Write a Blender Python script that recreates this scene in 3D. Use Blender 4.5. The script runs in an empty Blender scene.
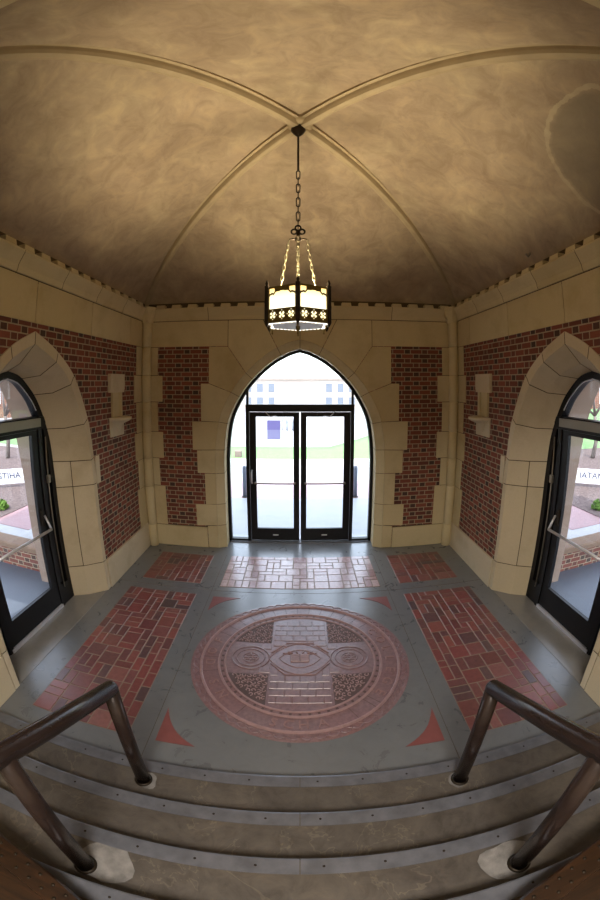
import bpy, bmesh, math, random
from mathutils import Vector, Matrix
random.seed(7)
PI = math.pi
S = bpy.context.scene
COL = S.collection

# ------------------------------------------------------------------ mesh helpers
class MB:
    def __init__(s):
        s.v = []; s.f = []; s.sm = []
    def add(s, verts, faces, smooth=False):
        b = len(s.v)
        s.v += [tuple(p) for p in verts]
        s.f += [tuple(b + i for i in f) for f in faces]
        s.sm += [smooth] * len(faces)
    def box(s, x0, x1, y0, y1, z0, z1, M=None):
        P = [(x0,y0,z0),(x1,y0,z0),(x1,y1,z0),(x0,y1,z0),(x0,y0,z1),(x1,y0,z1),(x1,y1,z1),(x0,y1,z1)]
        if M: P = [M @ Vector(p) for p in P]
        s.add(P, [(0,3,2,1),(4,5,6,7),(0,1,5,4),(1,2,6,5),(2,3,7,6),(3,0,4,7)])
    def cbox(s, x0, x1, y0, y1, z0, z1, c, M=None):
        """box with chamfered top edges"""
        P = [(x0,y0,z0),(x1,y0,z0),(x1,y1,z0),(x0,y1,z0),
             (x0,y0,z1-c),(x1,y0,z1-c),(x1,y1,z1-c),(x0,y1,z1-c),
             (x0+c,y0+c,z1),(x1-c,y0+c,z1),(x1-c,y1-c,z1),(x0+c,y1-c,z1)]
        if M: P = [M @ Vector(p) for p in P]
        s.add(P, [(0,3,2,1),(0,1,5,4),(1,2,6,5),(2,3,7,6),(3,0,4,7),
                  (4,5,9,8),(5,6,10,9),(6,7,11,10),(7,4,8,11),(8,9,10,11)])
    def prism(s, pts, f0, f1):
        """pts 2D polygon; f0,f1 map (u,v)->xyz for the two caps"""
        n = len(pts)
        V = [f0(u, v) for u, v in pts] + [f1(u, v) for u, v in pts]
        F = [tuple(range(n)), tuple(reversed(range(n, 2*n)))]
        F += [(i, n+i, n+(i+1) % n, (i+1) % n) for i in range(n)]
        s.add(V, F)
    def strip(s, A, B, smooth=False):
        n = len(A)
        s.add(list(A) + list(B), [(i, i+1, n+i+1, n+i) for i in range(n-1)], smooth)
    def tube(s, pts, r, n=12, cap=True, closed=False, smooth=True):
        pts = [Vector(p) for p in pts]
        m = len(pts); rings = []
        rr = r if isinstance(r, (list, tuple)) else [r]*m
        up = None
        for i, p in enumerate(pts):
            if closed: d = pts[(i+1) % m] - pts[i-1]
            else: d = pts[min(i+1, m-1)] - pts[max(i-1, 0)]
            d.normalize()
            if up is None:
                up = Vector((0,0,1)) if abs(d.z) < .9 else Vector((1,0,0))
            a = d.cross(up)
            if a.length < 1e-6: a = d.cross(Vector((0,1,0)))
            a.normalize(); b = a.cross(d).normalized(); up = b
            rings.append([p + a*math.cos(2*PI*k/n)*rr[i] + b*math.sin(2*PI*k/n)*rr[i] for k in range(n)])
        V = [q for R in rings for q in R]; F = []
        for i in range(m if closed else m-1):
            j = (i+1) % m
            for k in range(n):
                F.append((i*n+k, i*n+(k+1) % n, j*n+(k+1) % n, j*n+k))
        s.add(V, F, smooth)
        if cap and not closed:
            s.add(rings[0], [tuple(reversed(range(n)))]); s.add(rings[-1], [tuple(range(n))])
    def lathe(s, prof, c=(0,0,0), n=24, smooth=True, a0=0, a1=2*PI, M=None):
        full = abs(a1-a0-2*PI) < 1e-6
        k = n if full else n+1
        V = []
        for r, z in prof:
            for i in range(k):
                a = a0 + (a1-a0)*i/n
                p = Vector((c[0]+r*math.cos(a), c[1]+r*math.sin(a), c[2]+z))
                V.append(M @ p if M else p)
        F = []
        for j in range(len(prof)-1):
            for i in range(n):
                i2 = (i+1) % k
                F.append((j*k+i, j*k+i2, (j+1)*k+i2, (j+1)*k+i))
        s.add(V, F, smooth)
    def sphere(s, c, r, n=12, m=8, sc=(1,1,1)):
        prof = [(max(r*math.sin(PI*i/m), 1e-5), -r*math.cos(PI*i/m)) for i in range(m+1)]
        V = []; F = []
        for pr, z in prof:
            for i in range(n):
                a = 2*PI*i/n
                V.append((c[0]+pr*math.cos(a)*sc[0], c[1]+pr*math.sin(a)*sc[1], c[2]+z*sc[2]))
        for j in range(m):
            for i in range(n):
                F.append((j*n+i, j*n+(i+1) % n, (j+1)*n+(i+1) % n, (j+1)*n+i))
        s.add(V, F, True)
    def build(s, name, mat, parent=None, fix=True):
        me = bpy.data.meshes.new(name)
        me.from_pydata(s.v, [], s.f)
        me.polygons.foreach_set('use_smooth', s.sm)
        if fix:
            bm = bmesh.new(); bm.from_mesh(me)
            bmesh.ops.remove_doubles(bm, verts=bm.verts, dist=1e-5)
            bmesh.ops.recalc_face_normals(bm, faces=bm.faces)
            bm.to_mesh(me); bm.free()
        me.materials.append(mat)
        o = bpy.data.objects.new(name, me); COL.objects.link(o)
        if parent: o.parent = parent
        return o

def empty(name, loc=(0,0,0), parent=None):
    o = bpy.data.objects.new(name, None); COL.objects.link(o); o.location = loc
    o.empty_display_size = .1
    if parent: o.parent = parent
    return o
def tag(o, label=None, cat=None, group=None, kind=None):
    if label: o['label'] = label
    if cat: o['category'] = cat
    if group: o['group'] = group
    if kind: o['kind'] = kind
    return o
def struct(o, label=None, cat=None):
    o['kind'] = 'structure'
    if label: o['label'] = label
    if cat: o['category'] = cat
    return o
def copy_tree(o, parent=None):
    c = o.copy(); COL.objects.link(c)
    if parent is not None: c.parent = parent
    for ch in list(o.children): copy_tree(ch, c)
    return c
def place(o, parent, loc):
    """hang a mesh built around its own origin under a parent at loc"""
    o.parent = parent; o.location = loc; return o

# ------------------------------------------------------------------ materials
def L(r, g, b):
    f = lambda c: (c/255/12.92) if c/255 <= .04045 else ((c/255+.055)/1.055)**2.4
    return (f(r), f(g), f(b), 1)
class NT:
    def __init__(s, name):
        s.m = bpy.data.materials.new(name); s.m.use_nodes = True
        s.t = s.m.node_tree; s.t.nodes.clear()
        s.out = s.t.nodes.new('ShaderNodeOutputMaterial')
    def n(s, kind, **kw):
        nd = s.t.nodes.new(kind)
        for k, v in kw.items(): setattr(nd, k, v)
        return nd
    def l(s, a, b): s.t.links.new(a, b)
    def put(s, sock, v):
        if isinstance(v, (int, float, tuple, list)): sock.default_value = v
        else: s.l(v, sock)
    def math(s, op, a, b=None, c=None):
        nd = s.n('ShaderNodeMath', operation=op)
        s.put(nd.inputs[0], a)
        if b is not None: s.put(nd.inputs[1], b)
        if c is not None: s.put(nd.inputs[2], c)
        return nd.outputs[0]
    def mix(s, f, a, b, mode='MIX'):
        nd = s.n('ShaderNodeMix', data_type='RGBA', blend_type=mode)
        s.put(nd.inputs[0], f); s.put(nd.inputs[6], a); s.put(nd.inputs[7], b)
        return nd.outputs[2]
    def ramp(s, f, stops):
        nd = s.n('ShaderNodeValToRGB'); e = nd.color_ramp.elements
        while len(e) > 1: e.remove(e[-1])
        e[0].position, e[0].color = stops[0]
        for p, c in stops[1:]:
            k = e.new(p); k.color = c
        s.put(nd.inputs[0], f); return nd.outputs[0]
    def obj(s):
        return s.n('ShaderNodeTexCoord').outputs['Object']
    def pos(s):
        return s.n('ShaderNodeNewGeometry').outputs['Position']
    def noise(s, scale, detail=4, rough=.55, vec=None, dist=0):
        nd = s.n('ShaderNodeTexNoise'); nd.inputs['Scale'].default_value = scale
        nd.inputs['Detail'].default_value = detail; nd.inputs['Roughness'].default_value = rough
        nd.inputs['Distortion'].default_value = dist
        s.l(vec or s.obj(), nd.inputs['Vector']); return nd.outputs[0]
    def island(s): return s.n('ShaderNodeNewGeometry').outputs['Random Per Island']
    def bump(s, h, strength=.3, dist=.01):
        nd = s.n('ShaderNodeBump'); nd.inputs['Strength'].default_value = strength
        nd.inputs['Distance'].default_value = dist; s.l(h, nd.inputs['Height']); return nd.outputs[0]
    def finish(s, color, rough=.6, metal=0, normal=None, spec=.5, coat=0, coat_r=.22):
        b = s.n('ShaderNodeBsdfPrincipled')
        s.put(b.inputs['Base Color'], color); s.put(b.inputs['Roughness'], rough)
        s.put(b.inputs['Metallic'], metal); s.put(b.inputs['Specular IOR Level'], spec)
        s.put(b.inputs['Coat Weight'], coat); b.inputs['Coat Roughness'].default_value = coat_r
        if normal: s.l(normal, b.inputs['Normal'])
        s.l(b.outputs[0], s.out.inputs[0]); return s.m

def simple(name, c, rough=.6, metal=0, var=.12, scale=6, bump=.1, spec=.5):
    t = NT(name); nz = t.noise(scale, 5)
    k = t.ramp(nz, [(.3, (1-var, 1-var, 1-var, 1)), (.7, (1+var*.3, 1+var*.3, 1+var*.3, 1))])
    col = t.mix(1.0, c, k, 'MULTIPLY')
    return t.finish(col, rough, metal, t.bump(t.noise(scale*8, 3), bump, .004), spec)

def brick_mat(name, axis, bw=.21, hw=.105, h=.0775):
    t = NT(name); sp = t.n('ShaderNodeSeparateXYZ'); t.l(t.pos(), sp.inputs[0])
    u = sp.outputs[axis]; z = t.math('ADD', sp.outputs[2], .03)
    u = t.math('ADD', u, 20.0)
    row = t.math('FLOOR', t.math('DIVIDE', z, h))
    par = t.math('MODULO', t.math('ADD', row, 100.0), 2.0)
    P = bw + hw
    uu = t.math('ADD', u, t.math('MULTIPLY', par, P/2))
    cell = t.math('FLOOR', t.math('DIVIDE', uu, P))
    f = t.math('SUBTRACT', uu, t.math('MULTIPLY', cell, P))
    isH = t.math('GREATER_THAN', f, bw)
    fx = t.math('SUBTRACT', f, t.math('MULTIPLY', isH, bw))
    wd = t.math('SUBTRACT', bw, t.math('MULTIPLY', isH, bw-hw))
    fz = t.math('SUBTRACT', z, t.math('MULTIPLY', row, h))
    dx = t.math('MINIMUM', fx, t.math('SUBTRACT', wd, fx))
    dz = t.math('MINIMUM', fz, t.math('SUBTRACT', h, fz))
    d = t.math('MINIMUM', dx, dz)
    wob = t.math('MULTIPLY', t.noise(40, 2, vec=t.pos()), .005)
    d = t.math('SUBTRACT', d, wob)
    cmb = t.n('ShaderNodeCombineXYZ'); t.l(row, cmb.inputs[0]); t.l(cell, cmb.inputs[1]); t.l(isH, cmb.inputs[2])
    wn = t.n('ShaderNodeTexWhiteNoise', noise_dimensions='3D'); t.l(cmb.outputs[0], wn.inputs[0])
    rnd = wn.outputs[0]
    st = t.ramp(rnd, [(0, L(100,56,46)), (.3, L(126,68,54)), (.65, L(142,80,62)), (.9, L(112,60,50)), (1, L(86,56,48))])
    hd = t.ramp(rnd, [(0, L(62,52,48)), (.4, L(78,56,48)), (.65, L(116,64,52)), (1, L(74,66,56))])
    col = t.mix(isH, st, hd)
    g = t.noise(30, 5, vec=t.pos())
    col = t.mix(t.math('MULTIPLY', g, .35), col, L(92,62,52))
    face = t.n('ShaderNodeMapRange'); face.inputs[1].default_value = .003; face.inputs[2].default_value = .006
    t.l(d, face.inputs[0]); fm = face.outputs[0]
    mort = t.mix(t.noise(8, 3, vec=t.pos()), L(150,134,110), L(176,160,134))
    col = t.mix(fm, mort, col)
    hgt = t.math('ADD', fm, t.math('MULTIPLY', g, .35))
    return t.finish(col, .8, 0, t.bump(hgt, .55, .006), .3)

def stone_mat(name, base, alt, joint_dark=.12):
    t = NT(name)
    isl = t.island()
    c = t.mix(t.math('MULTIPLY', isl, .8), base, alt)
    n1 = t.noise(2.2, 6, .6, t.pos()); n2 = t.noise(45, 4, .6, t.pos())
    k = t.ramp(n1, [(.28, (.84,.81,.76,1)), (.5, (1,1,1,1)), (.75, (1.04,1.03,1.0,1))])
    c = t.mix(1, c, k, 'MULTIPLY')
    c = t.mix(t.math('MULTIPLY', n2, .25), c, L(150,134,104))
    return t.finish(c, .75, 0, t.bump(n2, .16, .004), .3)

MAT = {}
MAT['brick_x'] = brick_mat('flemish_brick_running_east', 0)
MAT['brick_y'] = brick_mat('flemish_brick_running_north', 1)
MAT['stone'] = stone_mat('buff_limestone', L(208,194,156), L(196,178,136))
MAT['stone_cool'] = stone_mat('pale_limestone', L(212,198,170), L(200,184,152))
MAT['pier_stone'] = stone_mat('rosy_outer_pier_stone', L(158,134,118), L(146,122,108))
MAT['mortar'] = simple('dark_mortar', L(84,70,50), .9, 0, .2, 20)
MAT['frame'] = simple('dark_bronze_aluminium', L(17,15,16), .4, .05, .1, 3, .0, .3)
MAT['frame_light'] = simple('satin_bronze_bar', L(140,132,120), .4, .5, .1, 3, .0)
MAT['chrome'] = simple('satin_steel', L(205,205,210), .3, .45, .05, 3, 0)
MAT['iron'] = simple('blackened_iron', L(44,34,22), .5, .6, .2, 20, .1)
MAT['brass'] = simple('olive_brass', L(112,94,40), .45, .25, .2, 20, .1)
MAT['chain'] = simple('pale_brass_chain', L(160,152,124), .4, .3, .15, 20, .0)

def plaster():
    t = NT('mottled_vault_plaster'); p = t.pos()
    n1 = t.noise(1.1, 7, .62, p, .8); n2 = t.noise(4.2, 8, .68, p, .7); n3 = t.noise(.5, 3, .5, p)
    c = t.ramp(n1, [(.25, L(138,120,102)), (.5, L(160,142,120)), (.72, L(180,164,136))])
    k = t.ramp(n2, [(.36, (.78,.76,.72,1)), (.5, (.97,.97,.97,1)), (.64, (1.22,1.2,1.1,1))])
    c = t.mix(.85, c, k, 'MULTIPLY')
    c = t.mix(t.math('MULTIPLY', n3, .4), c, L(158,136,112))
    # old damp patch low on the right-hand web: a grey disc with a pale rim
    sp = t.n('ShaderNodeSeparateXYZ'); t.l(p, sp.inputs[0])
    vd = t.n('ShaderNodeVectorMath', operation='DISTANCE'); t.l(p, vd.inputs[0]); vd.inputs[1].default_value = (2.45, 1.93, 4.72)
    d = t.math('DIVIDE', vd.outputs['Value'], .61); d = t.math('ADD', d, t.math('MULTIPLY', t.math('SUBTRACT', t.noise(6, 4, .6, p), .5), .18))
    right = t.math('GREATER_THAN', sp.outputs[0], .8)
    mr = t.n('ShaderNodeMapRange'); t.l(d, mr.inputs[0]); mr.inputs[1].default_value = .98; mr.inputs[2].default_value = .90
    inn = t.math('MULTIPLY', t.math('MULTIPLY', mr.outputs[0], right), .6)
    c = t.mix(inn, c, L(126,116,98))
    rim = t.math('LESS_THAN', t.math('ABSOLUTE', t.math('SUBTRACT', d, 1.0)), .035)
    rim = t.math('MULTIPLY', t.math('MULTIPLY', rim, right), t.math('MULTIPLY', t.noise(9, 3, .5, p), .7))
    c = t.mix(rim, c, L(196,182,150))
    return t.finish(c, .82, 0, t.bump(n2, .25, .02), .25)
MAT['plaster'] = plaster()
MAT['rib'] = simple('rib_plaster', L(170,152,122), .75, 0, .14, 5, .15, .3)

def concrete(name, c1, c2, rough=.35, bump=.12, coat=0.0):
    t = NT(name); p = t.pos()
    n1 = t.noise(1.6, 7, .6, p, .5); n2 = t.noise(60, 4, .6, p); n3 = t.noise(5, 5, .65, p, 1.0)
    c = t.mix(n1, c1, c2)
    k = t.ramp(n3, [(.3, (.84,.84,.84,1)), (.5, (1,1,1,1)), (.68, (1.1,1.09,1.07,1))])
    c = t.mix(.7, c, k, 'MULTIPLY')
    r = t.math('ADD', t.math('MULTIPLY', n3, .25), rough-.12)
    return t.finish(c, r, 0, t.bump(n2, bump, .003), .5, coat, .25)
MAT['floor'] = concrete('polished_grey_concrete', L(98,101,104), L(114,116,118), .30, .12, .7)
MAT['floor_pale'] = concrete('pale_door_recess_concrete', L(120,117,112), L(136,133,128), .32, .12, .6)
def step_mat():
    t = NT('worn_step_terrazzo'); p = t.pos()
    n1 = t.noise(2.0, 7, .65, p, 1.0); n3 = t.noise(7, 6, .7, p, 1.5); n2 = t.noise(70, 4, .6, p)
    c = t.ramp(n1, [(.3, L(70,64,60)), (.5, L(84,78,72)), (.7, L(96,88,80))])
    vein = t.math('LESS_THAN', t.math('ABSOLUTE', t.math('SUBTRACT', t.noise(1.7, 5, .6, p, .6), .55)), .006)
    c = t.mix(t.math('MULTIPLY', vein, .16), c, L(150,138,118))
    k = t.ramp(n3, [(.35, (.7,.7,.7,1)), (.5, (1,1,1,1)), (.66, (1.2,1.18,1.12,1))])
    c = t.mix(.8, c, k, 'MULTIPLY')
    return t.finish(c, t.math('ADD', t.math('MULTIPLY', n3, .3), .25), 0, t.bump(t.math('ADD', n2, n3), .25, .004), .5)
MAT['step'] = step_mat()
MAT['patch'] = simple('pale_grout_patch', L(128,124,120), .8, 0, .4, 14, .4)
MAT['nosing'] = simple('worn_steel_nosing', L(112,114,122), .36, .35, .3, 9, .2)
MAT['rail'] = simple('brown_painted_steel_pipe', L(54,42,38), .26, .3, .25, 12, .05)
def wood_mat():
    t = NT('dark_varnished_wood'); p = t.obj()
    mp = t.n('ShaderNodeMapping'); mp.inputs['Scale'].default_value = (1.5, 14, 14); t.l(p, mp.inputs[0])
    n = t.noise(2.2, 6, .6, mp.outputs[0], 1.0)
    c = t.ramp(n, [(.3, L(30,18,10)), (.55, L(46,28,14)), (.75, L(60,36,18))])
    return t.finish(c, .4, 0, t.bump(n, .15, .004), .4)
MAT['wood'] = wood_mat()
def paver_mat(name, stops, rough=.38):
    t = NT(name); p = t.pos(); isl = t.island()
    c = t.ramp(isl, stops)
    n = t.noise(22, 5, .65, p); n2 = t.noise(3, 4, .6, p)
    k = t.ramp(n, [(.3, (.8,.8,.8,1)), (.6, (1.05,1.05,1.05,1))])
    c = t.mix(1, c, k, 'MULTIPLY')
    return t.finish(c, t.math('ADD', t.math('MULTIPLY', n2, .2), rough-.1), 0, t.bump(n, .2, .003), .5, .7, .25)
reds = [(0, L(108,62,62)), (.2, L(132,72,70)), (.4, L(98,64,66)), (.55, L(138,80,74)), (.72, L(82,66,70)), (.85, L(122,74,74)), (1, L(138,92,86))]
MAT['paver'] = paver_mat('red_terracotta_pavers', reds)
MAT['paver_glare'] = paver_mat('rosy_glare_pavers', [(0, L(158,124,124)), (.3, L(180,148,146)), (.6, L(194,172,172)), (1, L(166,130,130))], .26)  # glare from the doors is lightened into these paver colours
MAT['grout'] = simple('floor_grout', L(136,118,104), .7, 0, .15, 10, .2)
def terracotta():
    t = NT('worn_seal_terracotta'); p = t.pos()
    n1 = t.noise(1.6, 4, .5, p); n2 = t.noise(26, 5, .65, p)
    c = t.ramp(n1, [(.3, L(130,96,98)), (.6, L(130,106,110))])
    # fine random mottling over the whole disc
    k = t.ramp(n2, [(.3, (.72,.72,.72,1)), (.62, (1.08,1.08,1.08,1))])
    c = t.mix(1, c, k, 'MULTIPLY')
    return t.finish(c, t.math('ADD', t.math('MULTIPLY', n2, .2), .26), 0, t.bump(n2, .3, .004), .5, .6, .25)
MAT['seal'] = terracotta()
MAT['seal_edge'] = simple('paler_terracotta_letters', L(146,114,112), .35, 0, .2, 20, .2)  # raised letters and emblem a step paler than the disc
MAT['seal_raised'] = simple('highlit_terracotta_edges', L(164,134,134), .35, 0, .2, 20, .2)  # raised parts lightened to stand in for light catching the relief
MAT['seal_dark'] = simple('recessed_seal_ground', L(92,72,70), .6, 0, .25, 20, .3)
MAT['red_inlay'] = simple('red_corner_inlay', L(128,76,74), .35, 0, .12, 12, .1)

def glass(name, tint=(1,1,1,1), spec_rough=.0, f=1.45):
    t = NT(name)
    tr = t.n('ShaderNodeBsdfTransparent'); tr.inputs[0].default_value = tint
    gl = t.n('ShaderNodeBsdfGlossy'); gl.inputs['Roughness'].default_value = spec_rough
    fr = t.n('ShaderNodeFresnel'); fr.inputs[0].default_value = f
    mx = t.n('ShaderNodeMixShader'); bf = t.n('ShaderNodeNewGeometry').outputs['Backfacing']; t.l(t.math('MULTIPLY', fr.outputs[0], t.math('SUBTRACT', 1.0, bf)), mx.inputs[0]); t.l(tr.outputs[0], mx.inputs[1]); t.l(gl.outputs[0], mx.inputs[2])
    t.l(mx.outputs[0], t.out.inputs[0]); return t.m
MAT['glass'] = glass('clear_door_glass', (.93,.95,.95,1))
def emit(name, c, s):
    t = NT(name); e = t.n('ShaderNodeEmission'); e.inputs[0].default_value = c; e.inputs[1].default_value = s
    t.l(e.outputs[0], t.out.inputs[0]); return t.m
def lamp_glass():
    t = NT('lit_amber_glass')
    sp = t.n('ShaderNodeSeparateXYZ'); t.l(t.obj(), sp.inputs[0])
    # bulbs sit low in the lantern, so the glass is whitest there
    mr = t.n('ShaderNodeMapRange'); t.l(sp.outputs[2], mr.inputs[0]); mr.inputs[1].default_value = .10; mr.inputs[2].default_value = .34
    c = t.ramp(mr.outputs[0], [(0, (1,.86,.42,1)), (.3, (1,.93,.66,1)), (.75, (1,.84,.42,1)), (1, (1,.66,.2,1))])
    e = t.n('ShaderNodeEmission'); t.l(c, e.inputs[0]); e.inputs[1].default_value = 1.9
    t.l(e.outputs[0], t.out.inputs[0]); return t.m
MAT['lampglass'] = lamp_glass()
MAT['diffuser'] = simple('frosted_white_diffuser', L(214,206,190), .5, 0, .08, 6, 0)
MAT['rimlight'] = emit('lit_diffuser_rim', (1,.93,.76,1), 2.2)

# ------------------------------------------------------------------ dimensions (metres)
W, YB, YF, YC = 2.75, 6.27, .43, 3.36
ZB, ZBT, ZC = 3.58, 4.03, 4.30       # band bottom, band top, vault springing
ARC = 3.27                            # centre of the side arches

def catmull(pts, n=14):
    out = []
    P = [pts[0]] + list(pts) + [pts[-1]]
    for i in range(1, len(P)-2):
        p0, p1, p2, p3 = [Vector(q) for q in P[i-1:i+3]]
        for k in range(n):
            t = k/n
            out.append(tuple(.5*((2*p1)+(p2-p0)*t+(2*p0-5*p1+4*p2-p3)*t*t+(3*p1-p0-3*p2+p3)*t**3)))
    out.append(tuple(pts[-1])); return out
def resample(pts, n):
    pts = [Vector(p) for p in pts]; d = [0]
    for a, b in zip(pts, pts[1:]): d.append(d[-1]+(b-a).length)
    out = []
    j = 0
    for i in range(n+1):
        s = d[-1]*i/n
        while j < len(d)-2 and d[j+1] < s: j += 1
        t = (s-d[j])/max(d[j+1]-d[j], 1e-9)
        out.append(pts[j].lerp(pts[j+1], min(max(t, 0), 1)))
    return out
def curve(foot, pts):
    """foot=(halfwidth,z of springing); pts from springing up to apex. 40 steps straight + 60 steps curved"""
    a = resample([(foot[0], 0), pts[0]], 40)
    b = resample(catmull(pts), 60)
    return a[:-1] + b
NJ = 100
# back arch (half width, z)
BA = curve((1.31, 0), [(1.305,1.6),(1.278,1.976),(1.208,2.354),(1.048,2.694),(.829,3.005),(.49,3.314),(.19,3.482),(0,3.54)])
def offset(c, d):
    out = []
    for i, p in enumerate(c):
        a = c[max(i-1, 0)]; b = c[min(i+1, len(c)-1)]
        t = (b-a).normalized(); n = Vector((t.y, -t.x))
        if n.x < 0: n = -n
        if i == len(c)-1: n = Vector((0, 1)); 
        out.append(p+n*d)
    return out
BQ = offset(BA, .14)
BF = offset(BA, .014)
def gx(v, g): return v.x+g if v.x > .02 else max(v.x, 0)
BO = offset(BA, .15)

def wall_body(mb, u0, u1, z0, z1, cv, uc, mapf, d0, d1, near=1.0):
    """solid wall with an arched hole; cv=half curve (foot to apex)"""
    holeL = [(uc - p.x*near, p.y) for p in cv]
    holeR = [(uc + p.x, p.y) for p in cv]
    for d, in ((d0,), (d1,)):
        for side, H, ue in ((-1, holeL, u0), (1, holeR, u1)):
            A = [mapf(h[0], h[1], d) for h in H]
            # region beside and above: fan to the outer edge then up to the top
            B = [mapf(ue, h[1], d) for h in H]
            mb.strip(A, B)
        ztop = cv[-1].y
        mb.add([mapf(u0, ztop, d), mapf(u1, ztop, d), mapf(u1, z1, d), mapf(u0, z1, d)], [(0,1,2,3)])
    for H in (holeL, holeR):
        mb.strip([mapf(h[0], h[1], d0) for h in H], [mapf(h[0], h[1], d1) for h in H])
    mb.add([mapf(u0,z0,d0), mapf(u0,z1,d0), mapf(u0,z1,d1), mapf(u0,z0,d1)], [(0,1,2,3)])
    mb.add([mapf(u1,z0,d0), mapf(u1,z1,d0), mapf(u1,z1,d1), mapf(u1,z0,d1)], [(0,1,2,3)])
    mb.add([mapf(u0,z1,d0), mapf(u1,z1,d0), mapf(u1,z1,d1), mapf(u0,z1,d1)], [(0,1,2,3)])

def inset(poly, e=.005):
    cx = sum(p[0] for p in poly)/len(poly); cy = sum(p[1] for p in poly)/len(poly)
    out = []
    n = len(poly)
    area = sum(poly[i][0]*poly[(i+1) % n][1]-poly[(i+1) % n][0]*poly[i][1] for i in range(n))
    sg = 1 if area > 0 else -1
    for i in range(n):
        a, b, c = Vector(poly[i-1]), Vector(poly[i]), Vector(poly[(i+1) % n])
        d1 = (b-a); d2 = (c-b)
        if d1.length < 1e-6 or d2.length < 1e-6: out.append(tuple(b)); continue
        d1.normalize(); d2.normalize()
        n1 = Vector((-d1.y, d1.x))*sg; n2 = Vector((-d2.y, d2.x))*sg
        m = n1+n2
        if m.length < .3: out.append(tuple(b+n1*e)); continue
        m.normalize(); out.append(tuple(b + m*(e/max(m.dot(n1), .35))))
    return out

# ================================================================== BACK WALL
mapB = lambda u, v, d: (u, YB+d, v)
wb = MB(); wall_body(wb, -W-.7, W+.7, -.3, 6.1, BO, 0, mapB, 0, .48)
wall_back = struct(wb.build('wall_back', MAT['brick_x']), 'red brick end wall with buff stone arch around the glass doors', 'wall')

TH = .014  # how far the dressed stone stands out from the brick
def plate(mb, poly, mapf, e=.005, th=TH, back=.02):
    q = inset(poly, e)
    mb.prism(q, lambda u, v: mapf(u, v, -th), lambda u, v: mapf(u, v, back))
def idx_at_z(cv, z):
    return min(range(len(cv)), key=lambda i: abs(cv[i].y-z))
arch_b = MB(); mort_b = MB()
def bstone(z0, z1, outer, sgn):
    """outer: list of points from the top joint's outer end down to the bottom joint's outer end"""
    i0, i1 = idx_at_z(BA, z0), idx_at_z(BA, z1)
    Q = [(BQ[i].x*sgn, BQ[i].y) for i in range(i0, i1+1)]
    poly = Q + [(x*sgn, z) for x, z in outer]
    plate(arch_b, poly, mapB)
    e = .004
    def cut(c, i):
        return c[i]
    pts = list(range(i0, i1+1))
    def adj(c):
        r = [Vector(c[i]) for i in pts]
        a = (r[1]-r[0]).normalized(); b = (r[-1]-r[-2]).normalized()
        r[0] = r[0]+a*e; r[-1] = r[-1]-b*e; return r
    q, p_ = adj(BQ), adj(BA)
    A = [mapB(v.x*sgn, v.y, -TH) for v in q]
    B = [mapB(v.x*sgn, v.y, .055) for v in p_]
    C = [mapB(v.x*sgn, v.y, .36) for v in adj(BF)]
    arch_b.strip(A, B); arch_b.strip(B, C)
for sgn in (-1, 1):
    bstone(0, .42, [(1.64,.42),(1.64,0)], sgn)
    bstone(.42, .83, [(1.83,.83),(1.83,.42)], sgn)
    bstone(.83, 1.40, [(1.65,1.40),(1.65,.83)], sgn)
    bstone(1.40, 1.805, [(1.775,1.805),(1.775,1.40)], sgn)
    bstone(1.805, 2.25, [(1.68,2.31),(1.85,2.31),(1.85,1.805)], sgn)
    bstone(2.25, 2.73, [(1.55,2.955),(1.69,2.955),(1.69,2.31),(1.68,2.31)], sgn)
    bstone(2.73, 3.02, [(1.218,3.58),(1.55,3.58),(1.55,2.955)], sgn)
    bstone(3.02, 3.42, [(.62,4.03),(1.218,4.03),(1.218,3.58)], sgn)
    bstone(3.42, 3.54, [(0,4.03),(.62,4.03)], sgn)
    A = [mapB(v.x*sgn, v.y, -.004) for v in BQ]; B = [mapB(gx(v,.006)*sgn, v.y+.006, .06) for v in BA]; C = [mapB(gx(v,.008)*sgn, v.y+.008, .35) for v in BF]
    mort_b.strip(A, B); mort_b.strip(B, C)
    # backing behind the plate joints
    for (a, b, c, d) in ((1.47,1.63,.0,.42),(1.47,1.82,.42,.83),(1.47,1.64,.83,1.4),(1.46,1.765,1.4,1.805),(1.45,1.84,1.805,2.3),(1.40,1.68,2.3,2.95),(1.22,1.54,2.95,3.58)):
        mort_b.box(a*sgn if sgn > 0 else -b, b if sgn > 0 else -a, YB-.004, YB+.01, c+.004, d-.004)
mort_b.prism([(-1.2,3.70),(1.2,3.70),(1.2,4.02),(-1.2,4.02)], lambda u, v: mapB(u, v, -.004), lambda u, v: mapB(u, v, .01))
for sgn in (-1, 1):
    P_ = lambda c, d, g=0: [mapB(gx(v,g)*sgn, v.y+g, d) for v in c]
    mort_b.strip(P_(BO, .44, .05), P_(BF, .44, .01)); mort_b.strip(P_(BF, .44, .01), P_(BF, .48, .01)); mort_b.strip(P_(BO, .48, .05), P_(BF, .48, .01))
arch_b.build('arch_surround', MAT['stone'], wall_back)
mort_b.build('mortar_joint', MAT['mortar'], wall_back)

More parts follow.
